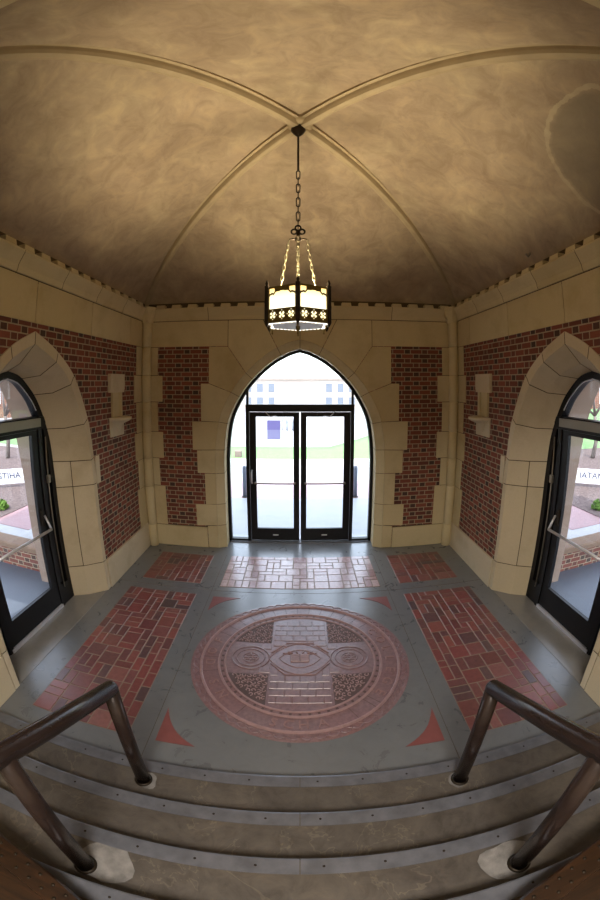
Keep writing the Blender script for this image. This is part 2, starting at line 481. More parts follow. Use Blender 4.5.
# band above the brick + baseboard + quoins, back wall
zq = [3.58, 3.09, 2.63, 2.11, 1.64, 1.14, .40]
def quoins(mb, edge_n, edge_w, corner, mapf, sgn):
    for i in range(6):
        ed = edge_n if i % 2 == 0 else edge_w
        plate(mb, [(corner*sgn if corner else 0, zq[i+1]), (ed*sgn, zq[i+1]), (ed*sgn, zq[i]), (corner*sgn, zq[i])], mapf)
band = MB(); quo = MB(); bb = MB(); mo = MB()
for sgn in (-1, 1):
    plate(band, [(1.218*sgn, ZB), (2.70*sgn, ZB), (2.70*sgn, ZBT), (1.218*sgn, ZBT)], mapB)
    quoins(quo, 2.475, 2.385, 2.74, mapB, sgn)
    plate(bb, [(1.64*sgn, 0), (2.74*sgn, 0), (2.74*sgn, .40), (1.64*sgn, .40)], mapB, th=.03)
    mo.box(min(1.65*sgn, 2.74*sgn), max(1.65*sgn, 2.74*sgn), YB-.004, YB+.01, .0, .41)
    mo.box(min(1.2*sgn, 2.74*sgn), max(1.2*sgn, 2.74*sgn), YB-.004, YB+.01, ZB+.006, ZBT)
    mo.box(min(2.49*sgn, 2.74*sgn), max(2.49*sgn, 2.74*sgn), YB-.004, YB+.01, .4, ZB)
band.build('stone_band', MAT['stone'], wall_back)
quo.build('corner_quoins', MAT['stone'], wall_back)
bb.build('stone_plinth', MAT['stone'], wall_back)
mo.build('mortar_joint', MAT['mortar'], wall_back)

# ================================================================== SIDE WALLS
SO = curve((1.24, 0), [(1.235,1.7),(1.18,2.1),(1.09,2.5),(.80,3.02),(.415,3.32),(0,3.50)])
SC1 = curve((1.16, 0), [(1.15,1.7),(1.10,2.13),(.98,2.47),(.68,2.976),(.38,3.21),(0,3.37)])
SC2 = curve((.95, 0), [(.945,1.7),(.925,2.05),(.83,2.45),(.62,2.83),(.34,3.06),(0,3.17)])
SC3 = curve((.84, 0), [(.82,1.7),(.77,2.2),(.67,2.5),(.53,2.75),(.38,2.91),(.2,3.04),(0,3.09)])
SK = curve((1.02, 0), [(1.0,1.3),(.97,1.75),(.88,2.25),(.77,2.6),(.57,2.92),(.3,3.14),(0,3.28)])
SOh = offset(SC1, .03)
NEAR = .88
def joint_t(zs):
    return [0] + [idx_at_z(SO, z) for z in zs] + [NJ]
for side, nm, lab in ((-1, 'wall_left', 'left brick wall with deep stone door arch'), (1, 'wall_right', 'right brick wall with deep stone door arch')):
    mapS = lambda u, v, d, side=side: (side*(W+d), u, v)
    wm = MB(); wall_body(wm, YF-.2, YB-.005, -.3, 6.1, SOh, ARC, mapS, 0, .36, NEAR)
    wall = struct(wm.build(nm, MAT['brick_y']), lab, 'wall')
    om = MB(); wall_body(om, YF-.2, YB-.005, -.3, 6.1, SK, ARC, mapS, .42, 1.1, NEAR)
    om.build('outer_wall_face', MAT['pier_stone'], wall)
    ring = MB(); mj = MB()
    ZJ = [(0, .47, 1.60, 1.98, 2.5, 3.04, 3.32, 3.5), (0, .47, 1.6, 1.97, 2.44, 2.93, 3.19, 3.37),
          (0, .47, 1.6, 1.96, 2.41, 2.845, 3.05, 3.17), (0, .47, 1.6, 1.96, 2.40, 2.82, 3.01, 3.09)]
    for hs in (1, -1):
        sc = 1 if hs > 0 else NEAR
        def seg(k, j, d):
            c = (SO, SC1, SC2, SC3)[k]
            i0, i1 = idx_at_z(c, ZJ[k][j]), idx_at_z(c, ZJ[k][j+1])
            if j == 6: i1 = NJ
            r = resample([(ARC+hs*sc*c[i].x, c[i].y) for i in range(i0, i1+1)], 14)
            a = (r[1]-r[0]).normalized(); b = (r[-1]-r[-2]).normalized()
            r[0] = r[0]+a*.0055; r[-1] = r[-1]-b*.0055
            return [mapS(p.x, p.y, d) for p in r]
        for j in range(7):
            o0, o, c1 = seg(0, j, .01), seg(0, j, -TH), seg(1, j, -TH)
            g = .006 if j in (1, 2) else 0
            c2, c2b, c3 = seg(2, j, .20-g), seg(2, j, .20+g), seg(3, j, .385)
            for A, B in ((o0, o), (o, c1), (c1, c2), (c2b, c3)): ring.strip(A, B)
        full = lambda c, d, g: [mapS(ARC+hs*(sc*p.x+g), p.y+g*.8, d) for p in c]
        A, B, C, D = full(SO, .0, -.01), full(SC1, -.004, .003), full(SC2, .21, .012), full(SC3, .39, .012)
        mj.strip(A, B); mj.strip(B, C); mj.strip(C, D)
        # the projecting key-stone blocks each side at about shoulder height
        ue = 1.35 if hs > 0 else 1.24
        u1 = ARC+hs*1.24*sc; u2 = ARC+hs*ue
        plate(ring, [(u1, 1.60), (u2, 1.60), (u2, 1.98), (u1-hs*.005, 1.98)], mapS)
    ring.build('arch_surround', MAT['stone_cool'], wall)
    mj.build('mortar_joint', MAT['mortar'], wall)
    # band, plinth, quoins
    bd = MB(); qu = MB(); pb = MB(); mo = MB()
    ys = [YF, .87, 2.06, 3.25, 4.44, 5.65, 6.2]
    for a, b in zip(ys, ys[1:]): plate(bd, [(a, ZB), (b, ZB), (b, ZBT), (a, ZBT)], mapS)
    for i in range(6):
        ed = 5.93 if i % 2 == 0 else 5.85
        plate(qu, [(ed, zq[i+1]+.04*(i == 5)), (6.22, zq[i+1]+.04*(i == 5)), (6.22, zq[i]), (ed, zq[i])], mapS)
    plate(pb, [(4.52, 0), (6.22, 0), (6.22, .46), (4.52, .46)], mapS, th=.03)
    plate(pb, [(YF, 0), (2.17, 0), (2.17, .46), (YF, .46)], mapS, th=.02)
    for (a, b, c, d) in ((YF, 1.62, .46, .9), (1.62, 2.172, .46, .9), (1.78, 2.172, .9, 1.35), (YF, 1.78, .9, 1.35), (YF, 1.6, 1.35, 2.0), (1.6, 2.172, 1.35, 2.0)):
        plate(qu, [(a, c), (b, c), (b, d), (a, d)], mapS)
    mo.prism([(YF, ZB+.006), (6.2, ZB+.006), (6.2, ZBT), (YF, ZBT)], lambda u, v: mapS(u, v, -.004), lambda u, v: mapS(u, v, .01))
    mo.prism([(5.96, .3), (6.2, .3), (6.2, ZB), (5.96, ZB)], lambda u, v: mapS(u, v, -.004), lambda u, v: mapS(u, v, .01))
    mo.prism([(YF, 0), (2.172, 0), (2.172, 1.99), (YF, 1.99)], lambda u, v: mapS(u, v, -.004), lambda u, v: mapS(u, v, .01))
    bd.build('stone_band', MAT['stone'], wall); qu.build('corner_quoins', MAT['stone'], wall)
    pb.build('stone_plinth', MAT['stone_cool'], wall); mo.build('mortar_joint', MAT['mortar'], wall)
    # round corner shaft, drum by drum
    sh = MB()
    cx, cy = side*2.662, 6.183
    zz = [0, .42] + list(reversed(zq[:-1])) + [ZBT]
    for a, b in zip(zz, zz[1:]):
        r = .082
        sh.lathe([(r-.008, a+.002), (r, a+.010), (r, b-.010), (r-.008, b-.002)], (cx, cy, 0), 28)
    sh.lathe([(.001, 4.0), (.10, 4.0), (.11, 4.05), (.15, 4.12), (.17, 4.2), (.17, 4.27), (.001, 4.27)], (cx, cy, 0), 8, False, PI/8, PI/8+2*PI)
    sh.build('corner_shaft', MAT['stone'], wall)

# front wall with the wide opening in which the viewpoint stands, and the hall behind
wf = MB()
wf.box(-W-1.1, -1.95, YF-.35, YF, -.3, 6.1); wf.box(1.95, W+1.1, YF-.35, YF, -.3, 6.1); wf.box(-1.95, 1.95, YF-.35, YF, 3.9, 6.1)
struct(wf.build('wall_front', MAT['stone']), 'plain stone wall above the head of the steps', 'wall')
hw = MB()
hw.box(-3.2, -3.0, -4.2, YF-.35, .3, 4.6); hw.box(3.0, 3.2, -4.2, YF-.35, .3, 4.6); hw.box(-3.2, 3.2, -4.4, -4.2, .3, 4.6)
MAT['hallplaster'] = simple('cream_hall_plaster', L(206,196,178), .8, 0, .06, 3, .05)
struct(hw.build('wall_hall', MAT['hallplaster']), 'cream plaster hall walls behind the steps', 'wall')
hc = MB(); hc.box(-3.2, 3.2, -4.4, YF-.35, 4.6, 4.75)
struct(hc.build('ceiling_hall', MAT['hallplaster']), 'cream hall ceiling', 'ceiling')

# ================================================================== CORNICE (moulded stone under the vault)
cor = MB(); den = MB(); cmj = MB()
prof = [(-.0, 4.035), (.035, 4.035), (.045, 4.06), (.05, 4.10), (.07, 4.14), (.10, 4.19), (.12, 4.225), (.12, 4.245), (-.0, 4.25)]
def run_cornice(a, b, mapf, n_joints):
    for i in range(n_joints):
        u0 = a+(b-a)*i/n_joints+.004; u1 = a+(b-a)*(i+1)/n_joints-.004
        for (d0, z0), (d1, z1) in zip(prof, prof[1:]):
            cor.add([mapf(u0, z0, -d0), mapf(u1, z0, -d0), mapf(u1, z1, -d1), mapf(u0, z1, -d1)], [(0,1,2,3)])
    for (d0, z0), (d1, z1) in zip(prof, prof[1:]):
        g = .006
        cmj.add([mapf(a, z0+g, -d0+g), mapf(b, z0+g, -d0+g), mapf(b, z1+g*.2, -d1+g), mapf(a, z1+g*.2, -d1+g)], [(0,1,2,3)])
    cmj.prism([(a-.1, 4.0), (b+.1, 4.0), (b+.1, 4.5), (a-.1, 4.5)], lambda u, v: mapf(u, v, -.012), lambda u, v: mapf(u, v, .02))  # dark sheet behind the dentils darkens the gaps between them
    u = a+.1
    while u < b-.1:
        P = []
        x0, x1 = (u, u+.17)
        q = [mapf(x0, 4.24, -.115), mapf(x1, 4.24, -.115), mapf(x1, 4.24, 0), mapf(x0, 4.24, 0),
             mapf(x0+.01, 4.305, -.10), mapf(x1-.01, 4.305, -.10), mapf(x1-.01, 4.305, 0), mapf(x0+.01, 4.305, 0)]
        den.add(q, [(0,1,2,3),(4,5,6,7),(0,1,5,4),(1,2,6,5),(2,3,7,6),(3,0,4,7)])
        u += .29
run_cornice(-2.6, 2.6, mapB, 5)
for side in (-1, 1):
    mS = lambda u, v, d, side=side: (side*(W+d), u, v)
    run_cornice(YF, 6.1, mS, 7)
cornice = struct(cor.build('trim_1', MAT['stone']), 'moulded buff stone cornice under the vault', 'cornice')
den.build('dentil_blocks', MAT['stone'], cornice)
cmj.build('mortar_joint', MAT['mortar'], cornice)

# ================================================================== VAULT
def zv(s): return ZC + 1.36*max(0, 1-s*s)**.8
cm = MB()
NS, NTT = 28, 28
DB, DF = YB-YC, YC-YF
def corner(ix, iy): return (ix*W, YC + (DB if iy > 0 else -DF))
for (c0, c1) in (((-1,1),(1,1)), ((1,1),(1,-1)), ((1,-1),(-1,-1)), ((-1,-1),(-1,1))):
    a, b = corner(*c0), corner(*c1)
    for i in range(NS):
        rows = []
        for k in (i, i+1):
            s = math.sin(PI/2*k/NS)
            z = zv(s) + .03*(1-s)   # web sits just above the ribs
            rows.append([( (a[0]+(b[0]-a[0])*t/NTT)*s, YC+((a[1]-YC)+(b[1]-a[1])*t/NTT)*s, z+.02) for t in range(NTT+1)])
        cm.strip(rows[0], rows[1], True)
ceiling = cm.build('ceiling', MAT['plaster'])
struct(ceiling, 'mottled tan plaster vault with four ribs', 'ceiling')
so = ceiling.modifiers.new('thick', 'SOLIDIFY'); so.thickness = .15; so.offset = 1
# make sure the thickness goes outwards (upwards)
n_up = sum(1 for p in ceiling.data.polygons if p.normal.z > 0)
so.offset = 1 if n_up > len(ceiling.data.polygons)/2 else -1
for ix in (-1, 1):
    for iy in (-1, 1):
        a = Vector(corner(ix, iy)); c = Vector((0, YC)); d = (a-c); 
        side = Vector((-d.y, d.x)).normalized()
        # moulded section: (sideways offset, drop)
        pf = [(-.085, -.04), (-.085, .018), (-.056, .024), (-.048, .056), (-.036, .084), (0, .098), (.036, .084), (.048, .056), (.056, .024), (.085, .018), (.085, -.04)]
        rb = MB(); rows = []
        for k in range(41):
            s = .004 + .981*math.sin(PI/2*k/40)
            p = c + d*s; z = zv(s)+.028
            rows.append([(p.x+side.x*o, p.y+side.y*o, z-h) for o, h in pf])
        for j in range(40): rb.strip(rows[j], rows[j+1], False)
        rb.build('rib', MAT['rib'], ceiling)
bo = MB(); bo.lathe([(.001, -.03), (.09, -.025), (.13, -.01), (.14, .02), (.14, .06)], (0, YC, 5.65), 20)
bo.build('boss', MAT['rib'], ceiling)
hk = MB(); hk.tube([(2.68, 3.68, 4.52), (2.655, 3.68, 4.45), (2.63, 3.69, 4.42), (2.60, 3.68, 4.45)], .014, 8)
tag(hk.build('ceiling_hook', MAT['frame_light']), 'small metal hook in the vault above the right wall', 'hook')
rf = MB(); rf.box(-W-1.1, W+1.1, YF-.2, YB+.48, 6.1, 6.3)
struct(rf.build('ceiling_roof', MAT['stone']), 'flat roof slab above the vault', 'roof')

# ================================================================== FLOOR
fm = MB(); fm.box(-W, W, 1.60, YB+.05, -.2, 0)
fm.box(-1.31, 1.31, YB+.05, YB+.62, -.2, 0)
floor = struct(fm.build('floor', MAT['floor']), 'grey concrete floor inlaid with paving panels', 'floor')
for side in (-1, 1):
    fp = MB()
    fp.box(min(side*W, side*(W+.46)), max(side*W, side*(W+.46)), ARC-.99, ARC+1.14, -.2, .004)
    fp.build('door_recess_slab', MAT['floor_pale'], floor)
# fine saw-cut joints
sj = MB()
for y in (4.78,): 
    sj.box(-W+.03, W-.03, y-.002, y+.002, -.001, .0012)
for x in (-1.26, 1.26): sj.box(x-.002, x+.002, 1.75, YB-.3, -.001, .0012)
sj.build('joint_line', MAT['mortar'], floor)

def paving(x0, x1, y0, y1, mat, name, unit=.105, seed=1):
    rnd = random.Random(seed)
    nx = round((x1-x0)/unit); ny = round((y1-y0)/unit)
    ux = (x1-x0)/nx; uy = (y1-y0)/ny
    occ = [[False]*ny for _ in range(nx)]
    t = MB(); g = .006
    for j in range(ny):
        for i in range(nx):
            if occ[i][j]: continue
            def free(w, h):
                return i+w <= nx and j+h <= ny and all(not occ[i+a][j+b] for a in range(w) for b in range(h))
            opts = []
            if free(2, 2): opts += [(2, 2)]*3
            if free(2, 1): opts += [(2, 1)]*4
            if free(1, 2): opts += [(1, 2)]*4
            if not opts: opts = [(1, 1)]
            elif rnd.random() < .06: opts = [(1, 1)]
            w, h = rnd.choice(opts)
            for a in range(w):
                for b in range(h): occ[i+a][j+b] = True
            t.cbox(x0+i*ux+g, x0+(i+w)*ux-g, y0+j*uy+g, y0+(j+h)*uy-g, -.01, .006, .003)
    p = t.build(name, mat, floor)
    b = MB(); b.box(x0, x1, y0, y1, -.05, .0025); b.build('grout_bed', MAT['grout'], p)
    return p
k = 0
for s in (-1, 1):
    for (a, b, c, d) in ((1.45, 2.46, 2.07, 4.64), (1.47, 2.40, 4.95, 5.92)):
        k += 1
        p = paving(min(s*a, s*b), max(s*a, s*b), c, d, MAT['paver'], 'paving_panel', seed=k)
p = paving(-1.17, 1.17, 4.90, 5.95, MAT['paver_glare'], 'paving_panel', seed=11)
p['label'] = 'rosy paving panel in front of the doors, door glare lightened into its colour'
# corner triangles round the seal, long side curved
def arc_tri(cx, cy, sx, sy, wx, wy):
    tri = MB()
    n = 10; pts = [(cx, cy), (cx+sx*wx, cy)]
    for i in range(1, n):
        t = i/n
        x = cx+sx*wx*(1-t); y = cy+sy*wy*t
        bow = .045*math.sin(PI*t)
        pts.append((x-sx*bow, y-sy*bow))
    pts.append((cx, cy+sy*wy))
    tri.prism(pts, lambda u, v: (u, v, .004), lambda u, v: (u, v, -.01))
    tri.build('corner_inlay', MAT['red_inlay'], floor)
for s in (-1, 1):
    arc_tri(s*1.20, 2.07, -s, 1, .34, .42)
    arc_tri(s*1.20, 4.61, -s, -1, .38, .36)

# ------------------------------------------------------------------ seal
seal = empty('floor_medallion', (0, 3.36, 0))
tag(seal, 'round pinkish terracotta seal in relief set in the middle of the floor', 'medallion')
R0 = 1.165
d = MB(); d.lathe([(.001, .006), (R0-.02, .006), (R0, .002), (R0, -.02)], n=96, smooth=False); d.build('disc', MAT['seal'], seal)
rg = MB()
def ringm(mb, r, w, h, z=.006, n=96):
    mb.lathe([(r-w, z), (r-w*.4, z+h), (r+w*.4, z+h), (r+w, z)], n=n, smooth=False)
for r, w, h in ((1.055, .016, .024), (.865, .014, .020), (.80, .010, .014)):
    rg = MB(); ringm(rg, r, w, h); rg.build('raised_ring', MAT['seal_raised'], seal)
kn = MB()
for ph in (0, PI):
    pts = []
    for i in range(288):
        a = 2*PI*i/288; r = 1.108+.030*math.sin(a*30+ph); pts.append((r*math.cos(a), r*math.sin(a), .007))
    kn.tube(pts, .007, 6, closed=True)
kn.build('rope_border', MAT['seal'], seal)
# cross arms of small blocks
cb = MB()
def blocks(x0, x1, y0, y1, ux, uy, stag=True):
    j = 0; y = y0
    while y < y1-.01:
        x = x0-(ux/2 if (stag and j % 2) else 0)
        while x < x1-.005:
            a, b = max(x, x0), min(x+ux, x1)
            cx_, cy_ = (a+b)/2, y+uy/2
            rr = max(math.hypot(a, y), math.hypot(b, y+uy), math.hypot(a, y+uy), math.hypot(b, y))
            incirc = any(((cx_-c)**2+cy_**2)**.5 < rad+.05 for c, rad in ((-.53, .20), (.53, .20), (0, .27)))
            if b-a > .03 and rr < .79 and not incirc:
                cb.cbox(a+.004, b-.004, y+.004, y+uy-.004, .004, .015, .004)
            x += ux
        y += uy; j += 1
blocks(-.30, .30, -.79, .79, .15, .1)
blocks(-.79, -.30, -.25, .25, .12, .1); blocks(.30, .79, -.25, .25, .12, .1)
cb.build('cross_blocks', MAT['seal'], seal)
# quadrant grounds + scrollwork
for sx in (-1, 1):
    for sy in (-1, 1):
        qd = MB(); sc = MB()
        pts = [(.32*sx, .27*sy)]
        a0, a1 = math.atan2(.27, .73), math.atan2(.71, .32)
        for i in range(13):
            a = a0+(a1-a0)*i/12; pts.append((.785*math.cos(a)*sx, .785*math.sin(a)*sy))
        qd.prism(pts, lambda u, v: (u, v, .0075), lambda u, v: (u, v, 0))
        rnd = random.Random(5+sx+2*sy); cells = []
        for gi in range(9):
            for gj in range(9):
                x = .345+gi*.054+(gj % 2)*.02; y = .30+gj*.054
                if math.hypot(x, y) < .755: cells.append((x, y))
        for x, y in cells:
            a0 = rnd.random()*2*PI; pts = []
            for i in range(10):
                t = i/9; a = a0+t*4.6; r = .026*(1-.62*t); pts.append(((x+r*math.cos(a))*sx, (y+r*math.sin(a))*sy, .010))
            sc.tube(pts, .0055, 5)
        qg = qd.build('quadrant_ground', MAT['seal_dark'], seal)
        sc.build('scrollwork', MAT['seal_raised'], qg)
# roundels and central lens
for c in (-.53, .53):
    rd = MB()
    for r, w in ((.20, .010), (.15, .008), (.085, .007)):
        n = 40
        rd.tube([(c+r*math.cos(2*PI*i/n), r*math.sin(2*PI*i/n)*.95, .008) for i in range(n)], w, 6, closed=True)
    for i in range(8):
        a = 2*PI*i/8; rd.tube([(c+.02*math.cos(a), .02*math.sin(a), .010), (c+.07*math.cos(a), .07*math.sin(a), .010)], .008, 6)
    for i in range(-1, 2): rd.box(c-.045, c+.045, i*.035-.008, i*.035+.008, .006, .016)
    rd.build('roundel', MAT['seal'], seal)
ce = MB(); n = 24
for hw_, hh in ((.33, .26), (.22, .15)):
    for sg in (-1, 1):
        ce.tube([(-hw_+2*hw_*i/n, sg*hh*math.sin(PI*i/n)**.8, .008) for i in range(n+1)], .006, 6)
for sg in (-1, 1): ce.tube([(-.31, sg*.09, .010), (-.15, sg*.27, .010), (.15, sg*.27, .010), (.31, sg*.09, .010)], .008, 6)
ce.cbox(-.10, -.004, -.06, .07, .006, .02, .006); ce.cbox(.004, .10, -.06, .07, .006, .02, .006)
for i in range(3): ce.box(-.085, .085, -.035+i*.035-.004, -.035+i*.035+.004, .018, .023)
for a in range(6):
    t = PI*(a+.5)/6; ce.tube([(.11*math.cos(t), .07+.02*math.sin(t), .01), (.19*math.cos(t), .08+.05*math.sin(t), .01)], .007, 5)
ce.build('centre_emblem', MAT['seal_edge'], seal)
# raised letters on the ring
def letter_mesh(ch, size, ext=.006):
    cu = bpy.data.curves.new('glyph', 'FONT'); cu.body = ch; cu.size = size; cu.extrude = ext
    cu.align_x = 'CENTER'; cu.align_y = 'CENTER'; cu.resolution_u = 3
    o = bpy.data.objects.new('glyph', cu); COL.objects.link(o)
    dg = bpy.context.evaluated_depsgraph_get()
    me = bpy.data.meshes.new_from_object(o.evaluated_get(dg))
    bpy.data.objects.remove(o); bpy.data.curves.remove(cu)
    return me
def text_obj(name, ch, size, M, mat, parent, ext=.002):
    me = letter_mesh(ch, size, ext); me.transform(M); me.materials.clear(); me.materials.append(mat); me.name = name
    o = bpy.data.objects.new(name, me); COL.objects.link(o); o.parent = parent
    return o
ring_letters = [(176,'O',1),(164,'F',1),(28,'C',1),(17,'O',1),(7,'L',1),(-4,'L',1),(-15,'E',1),(-26,'G',1),(-37,'E',1),
                (188,'D',0),(207,'S',0),(219,'N',0),(256,'S',0),(264,'C',0),(272,'H',0),(282,'A',0)]
for ang, ch, outw in ring_letters:
    a = math.radians(ang)
    rot = a-PI/2 if outw else a+PI/2
    me = letter_mesh(ch, .145, .004)
    me.transform(Matrix.Translation((.962*math.cos(a), .962*math.sin(a), .010)) @ Matrix.Rotation(rot, 4, 'Z'))
    me.materials.clear(); me.materials.append(MAT['seal_edge']); me.name = 'letter'; o = bpy.data.objects.new('letter', me); COL.objects.link(o); o.parent = seal
# radial block joints of the text ring (upper half) and dashes of the inner ring
rj = MB()
for ang in list(range(38, 160, 9)) + [182, 196, 236, 300, 316, -48]:
    a = math.radians(ang); M = Matrix.Rotation(a, 4, 'Z')
    rj.box(.88, 1.04, -.003, .003, .005, .0075, M)
for i in range(60):
    M = Matrix.Rotation(2*PI*i/60, 4, 'Z'); rj.box(.82, .845, -.012, .012, .005, .010, M)
rj.build('ring_joints', MAT['seal_dark'], seal)

# ================================================================== STEPS
stairs = empty('stone_steps', (0, 1.1, 0))
tag(stairs, 'worn brown steps with steel nosings rising toward the viewer between two rails', 'steps')
def kid(o, par):
    o.parent = par; o.matrix_parent_inverse = Matrix.Translation(-Vector(par.location)); return o
edges = [1.743, 1.335, .928, .525]
ext_n = [2.72, 2.25, 1.95, 1.62]
for i, e in enumerate(edges):
    zt = .16*(i+1); yb = edges[i+1]-.02 if i < 3 else -.5
    m = MB(); x = W-.035 if i < 3 else W-.035
    y0 = yb if i < 3 else .445
    m.box(-x, x, y0, e-.012, zt-.16, zt-.001)
    st = m.build('step', MAT['step']); kid(st, stairs)
    for s in (-1, 1):
        nm = MB(); xa, xb = (.003, ext_n[i]) if s > 0 else (-ext_n[i], -.003)
        # folded plate: flat on the tread with a rounded lip over the riser
        pr = [(e-.105, zt-.002), (e-.105, zt+.004), (e-.012, zt+.006), (e-.002, zt+.003), (e+.002, zt-.008), (e+.002, zt-.045), (e-.010, zt-.045)]
        nm.prism([(a, b) for a, b in pr], lambda u, v: (xa, u, v), lambda u, v: (xb, u, v))
        no = nm.build('metal_nosing', MAT['nosing']); kid(no, stairs)
        sc_ = MB(); xx = xa+.12
        while xx < xb-.05:
            sc_.lathe([(.001, .0015), (.007, .001), (.008, 0)], (xx, e-.055, zt+.0052), 8); xx += .32
        so_ = sc_.build('screw_heads', MAT['iron']); so_.parent = no
def blob(cx, cy, z, r, seed, hole=0):
    rnd = random.Random(seed); n = 22; ph = [rnd.random()*6.3 for _ in range(3)]
    pts = []
    for i in range(n):
        a = 2*PI*i/n; q = r*(1+.12*math.sin(2*a+ph[0])+.08*math.sin(3*a+ph[1])+.05*math.sin(5*a+ph[2]))
        pts.append((cx+q*math.cos(a), cy+q*math.sin(a)))
    m = MB(); m.prism(pts, lambda u, v: (u, v, z+.004), lambda u, v: (u, v, z-.004))
    return m
for cx, cy, z, r, sd in ((-1.01, .71, .48, .15, 3), (1.08, .70, .48, .14, 8), (-1.07, 1.55, .16, .07, 5), (1.11, 1.55, .16, .068, 6)):
    b = blob(cx, cy, z, r, sd).build('grout_patch', MAT['patch']); kid(b, stairs)
lf = MB(); lf.box(-1.93, 1.93, YF-.36, .44, .5, .64); lf.box(-3.0, 3.0, -4.2, YF-.36, .5, .64)
struct(lf.build('floor_landing', MAT['step']), 'landing floor at the head of the steps', 'floor')

# ================================================================== HANDRAILS
def handrail(sx, label):
    x = sx*1.105 if sx < 0 else 1.13
    r = .052
    root = empty('handrail', (x, 1.55, .16)); tag(root, label, 'handrail', 'pipe handrails of the steps')
    ztop = 1.19
    slope = .455
    def add(name, mb): 
        o = mb.build(name, MAT['rail']); kid(o, root); return o
    rl = MB(); y2 = .45 
    A = Vector((x, 1.55, ztop)); dirv = Vector((0, -1, slope)).normalized()
    B = A + dirv*1.75
    rl.tube([A + Vector((0, .0, 0)), A+dirv*.5, A+dirv*1.0, B], r, 24)
    rl.sphere(A, r*1.0, 20, 12)
    rr = add('rail', rl)
    p1 = MB(); p1.tube([(x, 1.55, .16), (x, 1.55, .6), (x, 1.55, ztop)], r*.98, 24); add('post', p1)
    zz2 = ztop+(1.55-.655)*slope
    p2 = MB(); p2.tube([(x, .655, .48), (x, .655, 1.0), (x, .655, zz2)], r*.98, 24); add('post', p2)
    c1 = MB()
    for (yy, z0) in ((1.55, .16), (.655, .48)):
        c1 = MB(); c1.lathe([(r+.014, .0), (r+.014, .008), (r+.002, .014)], (x, yy, z0+.003), 24); cc = c1.build('collar', MAT['iron']); kid(cc, root)
handrail(-1, 'brown pipe handrail on the left of the steps')
handrail(1, 'brown pipe handrail on the right of the steps')

# ================================================================== WOODEN LEDGE at the viewer's feet
ledge = empty('wooden_ledge', (0, .3, .64))
tag(ledge, 'dark brown wooden ledge with nail heads cutting the bottom corners', 'ledge')
outer = catmull([(-1.88, .61), (-1.44, .54), (-1.17, .472), (-.92, .375), (-.55, .16), (0, .10), (.55, .16), (.92, .375), (1.16, .452), (1.43, .518), (1.88, .60)], 6)
lm = MB(); n = len(outer)
inner = [(p[0]*.93, p[1]-.165) for p in outer]
back = [(p[0]*.90, min(-.3, p[1]-.6)) for p in outer]
zt = .80
lm.strip([(p[0], p[1], .641) for p in outer], [(p[0], p[1], zt-.012) for p in outer])
lm.strip([(p[0], p[1], zt-.012) for p in outer], [(p[0], p[1]-.012, zt) for p in outer])
lm.strip([(p[0], p[1]-.012, zt) for p in outer], [(p[0], p[1], zt) for p in inner])
lm.strip([(p[0], p[1], zt) for p in inner], [(p[0], p[1]-.004, zt-.03) for p in inner])
rim = lm.build('rim_board', MAT['wood']); kid(rim, ledge)
l2 = MB()
l2.strip([(p[0], p[1], zt-.03) for p in inner], [(p[0], p[1], zt-.03) for p in back])
l2.strip([(p[0], p[1], zt-.03) for p in back], [(p[0], p[1], .641) for p in back])
o = l2.build('deck_board', MAT['wood']); kid(o, ledge)
nl = MB()
for i in range(2, n-2, 2):
    p, q = outer[i], inner[i]
    for t in (.3, .72):
        nl.sphere((p[0]+(q[0]-p[0])*t, p[1]+(q[1]-p[1])*t, zt), .011, 8, 6, (1, 1, .5))
o = nl.build('nail_heads', MAT['iron']); kid(o, ledge)

# ================================================================== WALL NICHES (small carved stone brackets)
def niche(side, label):
    root = empty('stone_niche', (side*W, 5.19, 2.2)); tag(root, label, 'niche', 'carved stone niches')
    X = lambda d: side*(-d)
    def bx(mb, y0, y1, z0, z1, d0, d1):
        mb.box(min(X(d0), X(d1)), max(X(d0), X(d1)), y0, y1, z0, z1)
    a = MB(); bx(a, -.235, .225, .66, .895, 0, .045); bx(a, -.235, .225, .62, .66, .0, .035)
    a.build('head_block', MAT['stone_cool'], root)
    b = MB(); bx(b, -.15, -.10, .26, .62, 0, .035); bx(b, .10, .16, .26, .62, 0, .035); bx(b, -.10, .10, .26, .62, 0, .008)
    b.build('niche_back', MAT['stone'], root)
    c = MB()
    M = Matrix.Translation((0, 0.02, 0))
    c.lathe([(.0, .03), (.05, .03), (.07, .10), (.11, .16), (.20, .20), (.235, .225), (.235, .255), (.0, .255)], (0, .02, 0), 12, False, *( (PI/2*-1, PI/2) if side < 0 else (PI/2, PI*1.5)))
    c.build('corbel_shelf', MAT['stone_cool'], root)
    e = MB(); bx(e, -.21, .23, -.03, .22, 0, .02); e.build('corbel_block', MAT['stone_cool'], root)
niche(-1, 'small carved stone niche on the left brick wall')
niche(1, 'small carved stone niche on the right brick wall')

# ================================================================== LANTERN
lan = empty('hanging_lantern', (-.018, YC, 3.445))
tag(lan, 'lit six-sided metal lantern with amber glass hanging on a chain', 'lantern')
RH = .312
def link_mesh(mb, c, l, w, r, rot, tilt=Matrix.Identity(4)):
    pts = []
    for i in range(14):
        a = 2*PI*i/14
        x = w*math.cos(a); z = (l-w)*(1 if math.sin(a) >= 0 else -1)*.999 + w*math.sin(a)
        p = tilt @ (Matrix.Rotation(rot, 4, 'Z') @ Vector((x, 0, z)))
        pts.append(Vector(c)+p)
    mb.tube(pts, r, 6, closed=True)
c = MB(); c.lathe([(.001, 2.20), (.07, 2.20), (.078, 2.145), (.06, 2.115), (.035, 2.085), (.015, 2.065), (.001, 2.06)], n=20)
c.build('ceiling_canopy', MAT['iron'], lan)
c = MB(); z = 2.01; i = 0
c.tube([(0, 0, 2.08), (0, 0, 1.62)], .011, 8)
z = 1.62
